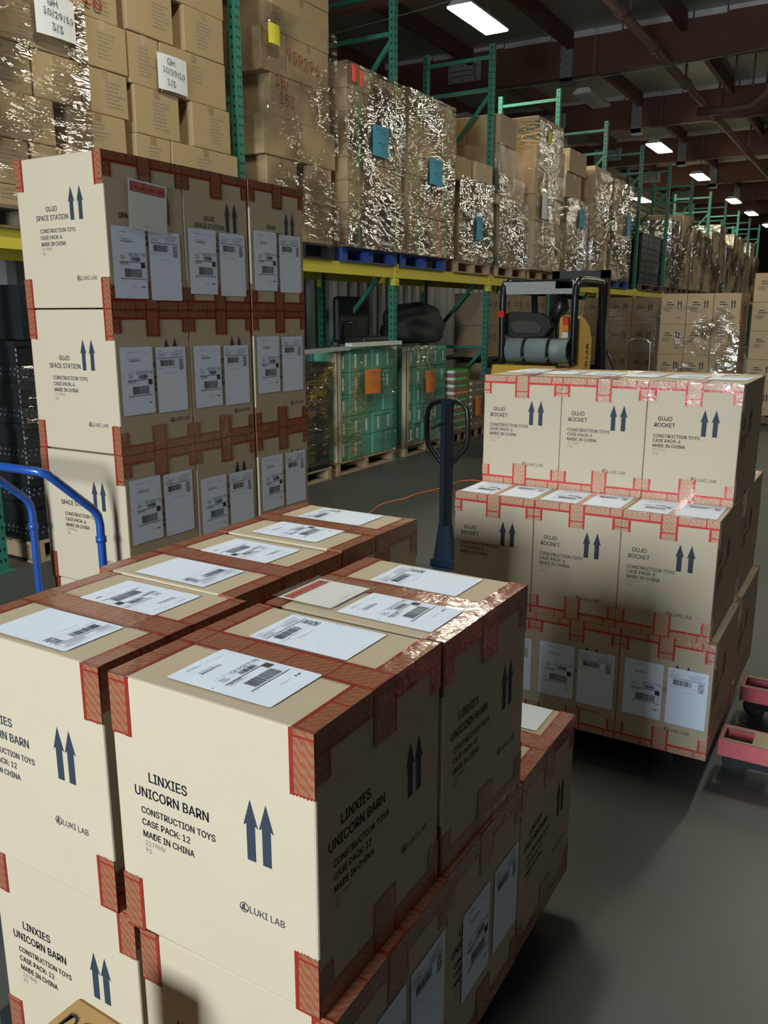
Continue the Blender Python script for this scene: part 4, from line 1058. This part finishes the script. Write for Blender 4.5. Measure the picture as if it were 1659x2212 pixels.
# ------------------------------------------------------------------ pallet stacks of toy cartons standing in the aisle
def aisle_stack(x0, y0, nc, w, nl, h, desc, m='kraft_b', rows=2, depth=.45, film=True, top_missing=0):
    pallet(x0-.02, y0-.01, 0, nc*w+.04, rows*depth+.02, 'wooden pallet under the %s' % desc, 'wood_dark')
    for l in range(nl):
        for c in range(nc):
            for r_ in range(rows):
                if r_ and c < nc-1: continue
                cx0 = x0+w*c
                plain_carton(cx0+.003, cx0+w-.003, y0+depth*r_+.003, y0+depth*(r_+1)-.003, .142+h*l, .142+h*(l+1)-.002, M[m], '%sarrow-marked carton, %s, %s, %s' % ('rear ' if r_ else '', LAYER[nl-1-l], colname(c, nc).replace('near-end', 'rack-side').replace('far-end', 'open-side').replace(' from the near end', ' from the rack side').replace(' carton', ' one').replace('carton', 'single'), desc), 'cartons in the '+desc, False, arrows='FR' if not r_ else 'R')
    if film: wrap('stretch_wrap', 'clear film round the lower cartons of the %s' % desc, x0, x0+nc*w, y0, y0+rows*depth, .15, .142+h*(nl-.45), 'film_thin', seed=nc, faces='RF')
aisle_stack(-3.24, 14.2, 3, .40, 4, .474, 'middle wrapped aisle stack', 'kraft_d')
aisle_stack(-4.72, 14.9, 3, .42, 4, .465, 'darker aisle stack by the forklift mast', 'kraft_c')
aisle_stack(-1.93, 14.6, 2, .44, 5, .44, 'tall aisle stack at the frame edge', 'kraft_d', film=False)
b = MB(); b.box(-.2, .2, -.2, .2, 0, .05, M['sticker_red']); tag(obj('box_lid', b.mesh('lid', bevel=.005), loc=(-1.45, 14.85, 2.343)), 'red lid lying on top of the tall aisle stack', 'lid')
# chrome hand truck handle by the mast
t = thing('hand_truck', 'thin chrome hand truck standing between forklift and aisle stack', 'hand truck', (-3.15, 12.6, 0))
b = MB(); b.tube(smooth_path([(-.17, 0, .1), (-.17, 0, 1.20), (-.14, 0, 1.32), (-.08, 0, 1.36), (.08, 0, 1.36), (.14, 0, 1.32), (.17, 0, 1.20), (.17, 0, .1)], 4), .012, M['chrome'], 8); obj('frame', b.mesh('frame', True), t)
b = MB(); b.box(-.2, .2, -.2, .01, .01, .02, M['chrome']); obj('toe_plate', b.mesh('toe'), t)
for x in (-.2, .2):
    b = MB(); b.tube([(x-.02, .06, .1), (x+.02, .06, .1)], .1, M['rubber'], 16); obj('wheel', b.mesh('w', True), t)

# ------------------------------------------------------------------ farther loads on the racks
rr = random.Random(99)
i = 0
for k in range(6, 12):
    for y in (Y0+B*k+.06, Y0+B*k+1.35):
        wd = 1.24; zt_ = rr.uniform(3.85, 4.45); nl = rr.choice((3, 4) if k < 9 else (2, 3)); nm = NTH[i]
        desc = '%s load past the black crates' % nm
        pallet(-6.05, y, ZB, 1.1, wd, 'wooden pallet under the %s' % desc, 'wood_dark')
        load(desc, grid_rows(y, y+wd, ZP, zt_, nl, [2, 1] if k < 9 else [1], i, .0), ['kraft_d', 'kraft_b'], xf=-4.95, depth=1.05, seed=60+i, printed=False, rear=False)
        wrap('stretch_wrap', 'cloudy film around the %s' % desc, -6.0, -4.93, y, y+wd, ZP, zt_*(1 if i % 3 else .97), ('film_white', 'film', 'film_white')[i % 3], seed=60+i, faces='RFT', g=.2, amp=.03)
        i += 1

# ------------------------------------------------------------------ forklift
t = thing('forklift', 'yellow and black forklift with grey gas tank parked facing away down the aisle', 'forklift', (-3.57, 9.4, 0))
b = MB()
prof = [(-.02, .18), (-.05, .5), (-.04, 1.0), (0, 1.13), (.42, 1.13), (.42, .25), (.2, .18)]
for s0, s1 in ((-.49, .49),):
    n = len(prof)
    b.poly([(s0, y, z) for y, z in prof], M['fork_yellow']); b.poly([(s1, y, z) for y, z in prof[::-1]], M['fork_yellow'])
    for k in range(n):
        a, c = prof[k], prof[(k+1) % n]; b.poly([(s0, a[0], a[1]), (s1, a[0], a[1]), (s1, c[0], c[1]), (s0, c[0], c[1])], M['fork_yellow'])
obj('counterweight', b.mesh('cw'), t)
b = MB(); prof = [(.30, 1.1), (.28, 1.66), (.36, 1.70), (.66, 1.58), (.78, 1.42), (.74, .5), (.42, .5), (.42, 1.1)]
for x0, x1 in ((.22, .46),):
    n = len(prof); b.poly([(x0, y, z) for y, z in prof], M['fork_yellow']); b.poly([(x1, y, z) for y, z in prof[::-1]], M['fork_yellow'])
    for k in range(n):
        a, c = prof[k], prof[(k+1) % n]; b.poly([(x0, a[0], a[1]), (x1, a[0], a[1]), (x1, c[0], c[1]), (x0, c[0], c[1])], M['fork_yellow'])
pn = obj('side_panel', b.mesh('panel'), t)
b = MB(); b.text('CATERPILLAR', (.4625, .62, .72), (0, .05, .999), (0, -1, .05), .105, M['ink'], 'l', True); b.poly([(.28, .279, 1.45), (.40, .279, 1.45), (.40, .279, 1.56), (.28, .279, 1.56)], M['paper_warm']); obj('brand_lettering', b.mesh('brand'), pn)
b = MB(); b.box(-.46, .46, .42, 1.45, .3, .62, M['fork_yellow']); b.box(-.40, .22, .42, .9, .62, 1.25, M['black_metal']); obj('chassis', b.mesh('chassis', bevel=.02), t)
# tank across the back
b = MB(); b.tube([(-.36, .14, 1.30), (-.345, .14, 1.30), (.30, .14, 1.30), (.315, .14, 1.30)], [.11, .142, .142, .135], M['tank'], 28)
tk = obj('gas_tank', b.mesh('tank', True), t)
b = MB(); b.tube([(.30, .14, 1.30), (.40, .14, 1.30)], .142, M['tank'], 28, caps=False); b.tube([(.401, .14, 1.30), (.40, .14, 1.30)], [.142, .12], M['tank'], 28, caps=False); b.tube([(.34, .14, 1.30), (.36, .14, 1.30)], .12, M['black_metal'], 24); obj('collar', b.mesh('collar', True), tk)
for x in (-.12, .18):
    b = MB(); b.tube([(x-.02, .14, 1.30), (x+.02, .14, 1.30)], .1465, M['black_metal'], 28, caps=False); b.tube([(x, -.012, 1.24), (x+.02, -.014, 1.22), (x, -.012, 1.20), (x-.02, -.014, 1.22)], .006, M['chrome'], 6, closed=True); obj('tank_strap', b.mesh('strap', True), tk)
b = MB(); b.tube(smooth_path([(.36, .12, 1.24), (.48, .05, 1.16), (.46, .0, 1.12), (.30, -.01, 1.13)], 4), .014, M['black_metal'], 8); obj('gas_hose', b.mesh('hose', True), tk)
# seat
b = MB()
sp = [(-.56, 1.62), (-.52, 1.70), (-.40, 1.745), (-.05, 1.73), (.08, 1.66), (.12, 1.56), (.02, 1.44), (-.36, 1.42), (-.47, 1.47)]
n = len(sp); b.poly([(x, .30, z) for x, z in sp], M['vinyl']); b.poly([(x, .48, z) for x, z in sp[::-1]], M['vinyl'])
for k in range(n): a, c = sp[k], sp[(k+1) % n]; b.poly([(a[0], .30, a[1]), (a[0], .48, a[1]), (c[0], .48, c[1]), (c[0], .30, c[1])], M['vinyl'])
se = obj('seat_back', b.mesh('seat', bevel=.02), t)
b = MB(); b.poly([(-.40, .285, 1.60), (-.34, .285, 1.50), (-.02, .285, 1.50), (-.0, .285, 1.58), (-.10, .285, 1.635), (-.30, .285, 1.64)][::-1], mat('seat_pocket', (.07, .065, .055), .7)); obj('seat_pocket', b.mesh('pocket'), se)
b = MB(); b.box(-.38, .12, .46, .95, 1.26, 1.40, M['vinyl']); obj('seat_cushion', b.mesh('cushion', bevel=.03), t)
# overhead guard
b = MB(); K = M['black_metal']
def bar(p0, p1, w, m=K):
    b.tube([p0, p1], w, m, 4)
for x in (-.44, .44):
    b = MB(); b.tube(smooth_path([(x, .16, 1.1), (x, .14, 1.7), (x, .15, 1.98), (x, .22, 2.07), (x, .38, 2.10), (x, 1.05, 2.10), (x, 1.13, 2.06), (x, 1.2, 1.8), (x, 1.42, .62)], 4), .042, K, 8); obj('guard_post', b.mesh('guard', True), t)
b = MB(); b.box(-.44, .44, .14, .20, 1.94, 2.08, M['grey']); b.box(-.44, .44, 1.05, 1.12, 2.04, 2.12, K)
for q in range(6): b.box(-.36+q*.14, -.33+q*.14, .2, 1.05, 2.06, 2.11, K)
obj('guard_roof', b.mesh('roof'), t)
b = MB(); b.box(.20, .40, .14, .42, 2.0, 2.10, K); b.tube([(.20, .36, 1.99), (.20, .36, 1.8), (.15, .36, 1.7), (.17, .36, 1.62)], [.05, .10, .09, .04], K, 10); obj('control_box', b.mesh('cbx', True), t)
b = MB(); b.box(-.03, .03, -.02, .02, 0, .22, K); b.box(-.033, .033, -.045, -.02, .13, .21, M['tail_red']); b.box(-.033, .033, -.045, -.02, .05, .125, M['tail_orange']); b.box(-.033, .033, -.045, -.02, -.02, .045, M['white'])
obj('tail_light', b.mesh('tl'), t, (.36, .12, 1.47))
b = MB(); b.box(-.033, .033, -.04, -.0, 0, .07, M['tail_red']); obj('tail_light', b.mesh('tl'), t, (-.44, .13, 1.68))
# mast
for x in (-.28, .36):
    b = MB(); b.box(x-.05, x+.05, 1.50, 1.62, .1, 2.26, K); b.box(x-.035, x+.035, 1.40, 1.50, .1, 2.1, K); obj('mast_rail', b.mesh('mast'), t)
b = MB(); b.box(-.33, .41, 1.50, 1.58, 2.16, 2.26, K); b.box(-.33, .41, 1.5, 1.58, 1.0, 1.08, K); b.tube([(.05, 1.56, .2), (.05, 1.56, 1.7)], .05, M['chrome'], 12); obj('mast_crossbar', b.mesh('mc'), t)
b = MB(); b.box(-.5, .5, 1.64, 1.70, .2, .75, K)
for x in (-.3, .3): b.box(x-.06, x+.06, 1.70, 2.75, .05, .09, K); b.box(x-.06, x+.06, 1.70, 1.74, .05, .7, K)
obj('fork_carriage', b.mesh('carriage'), t)
b = MB(); b.tube(smooth_path([(.45, 1.5, 1.25), (.58, 1.45, 1.0), (.60, 1.45, .75), (.5, 1.5, .55)], 5), .018, K, 8); obj('hydraulic_hose', b.mesh('hh', True), t)
b = MB(); b.tube([(-.1, 1.05, .9), (-.1, .98, 1.28)], .025, K, 8); b.tube([(-.1+.16*math.cos(a), .97+.03*math.sin(a), 1.30+.1*math.sin(a)) for a in [2*PI*k/16 for k in range(16)]], .014, K, 8, closed=True); obj('steering_wheel', b.mesh('st', True), t)
for x in (-.44, .44):
    for y, r_ in ((.25, .24), (1.35, .30)):
        b = MB(); b.tube([(x-.09, y, r_), (x+.09, y, r_)], r_, M['rubber'], 24); w_ = obj('wheel', b.mesh('wheel', True), t)
        b = MB(); b.tube([(x-.092, y, r_), (x+.092, y, r_)], r_*.5, M['fork_yellow'], 16); obj('hub', b.mesh('hub', True), w_)
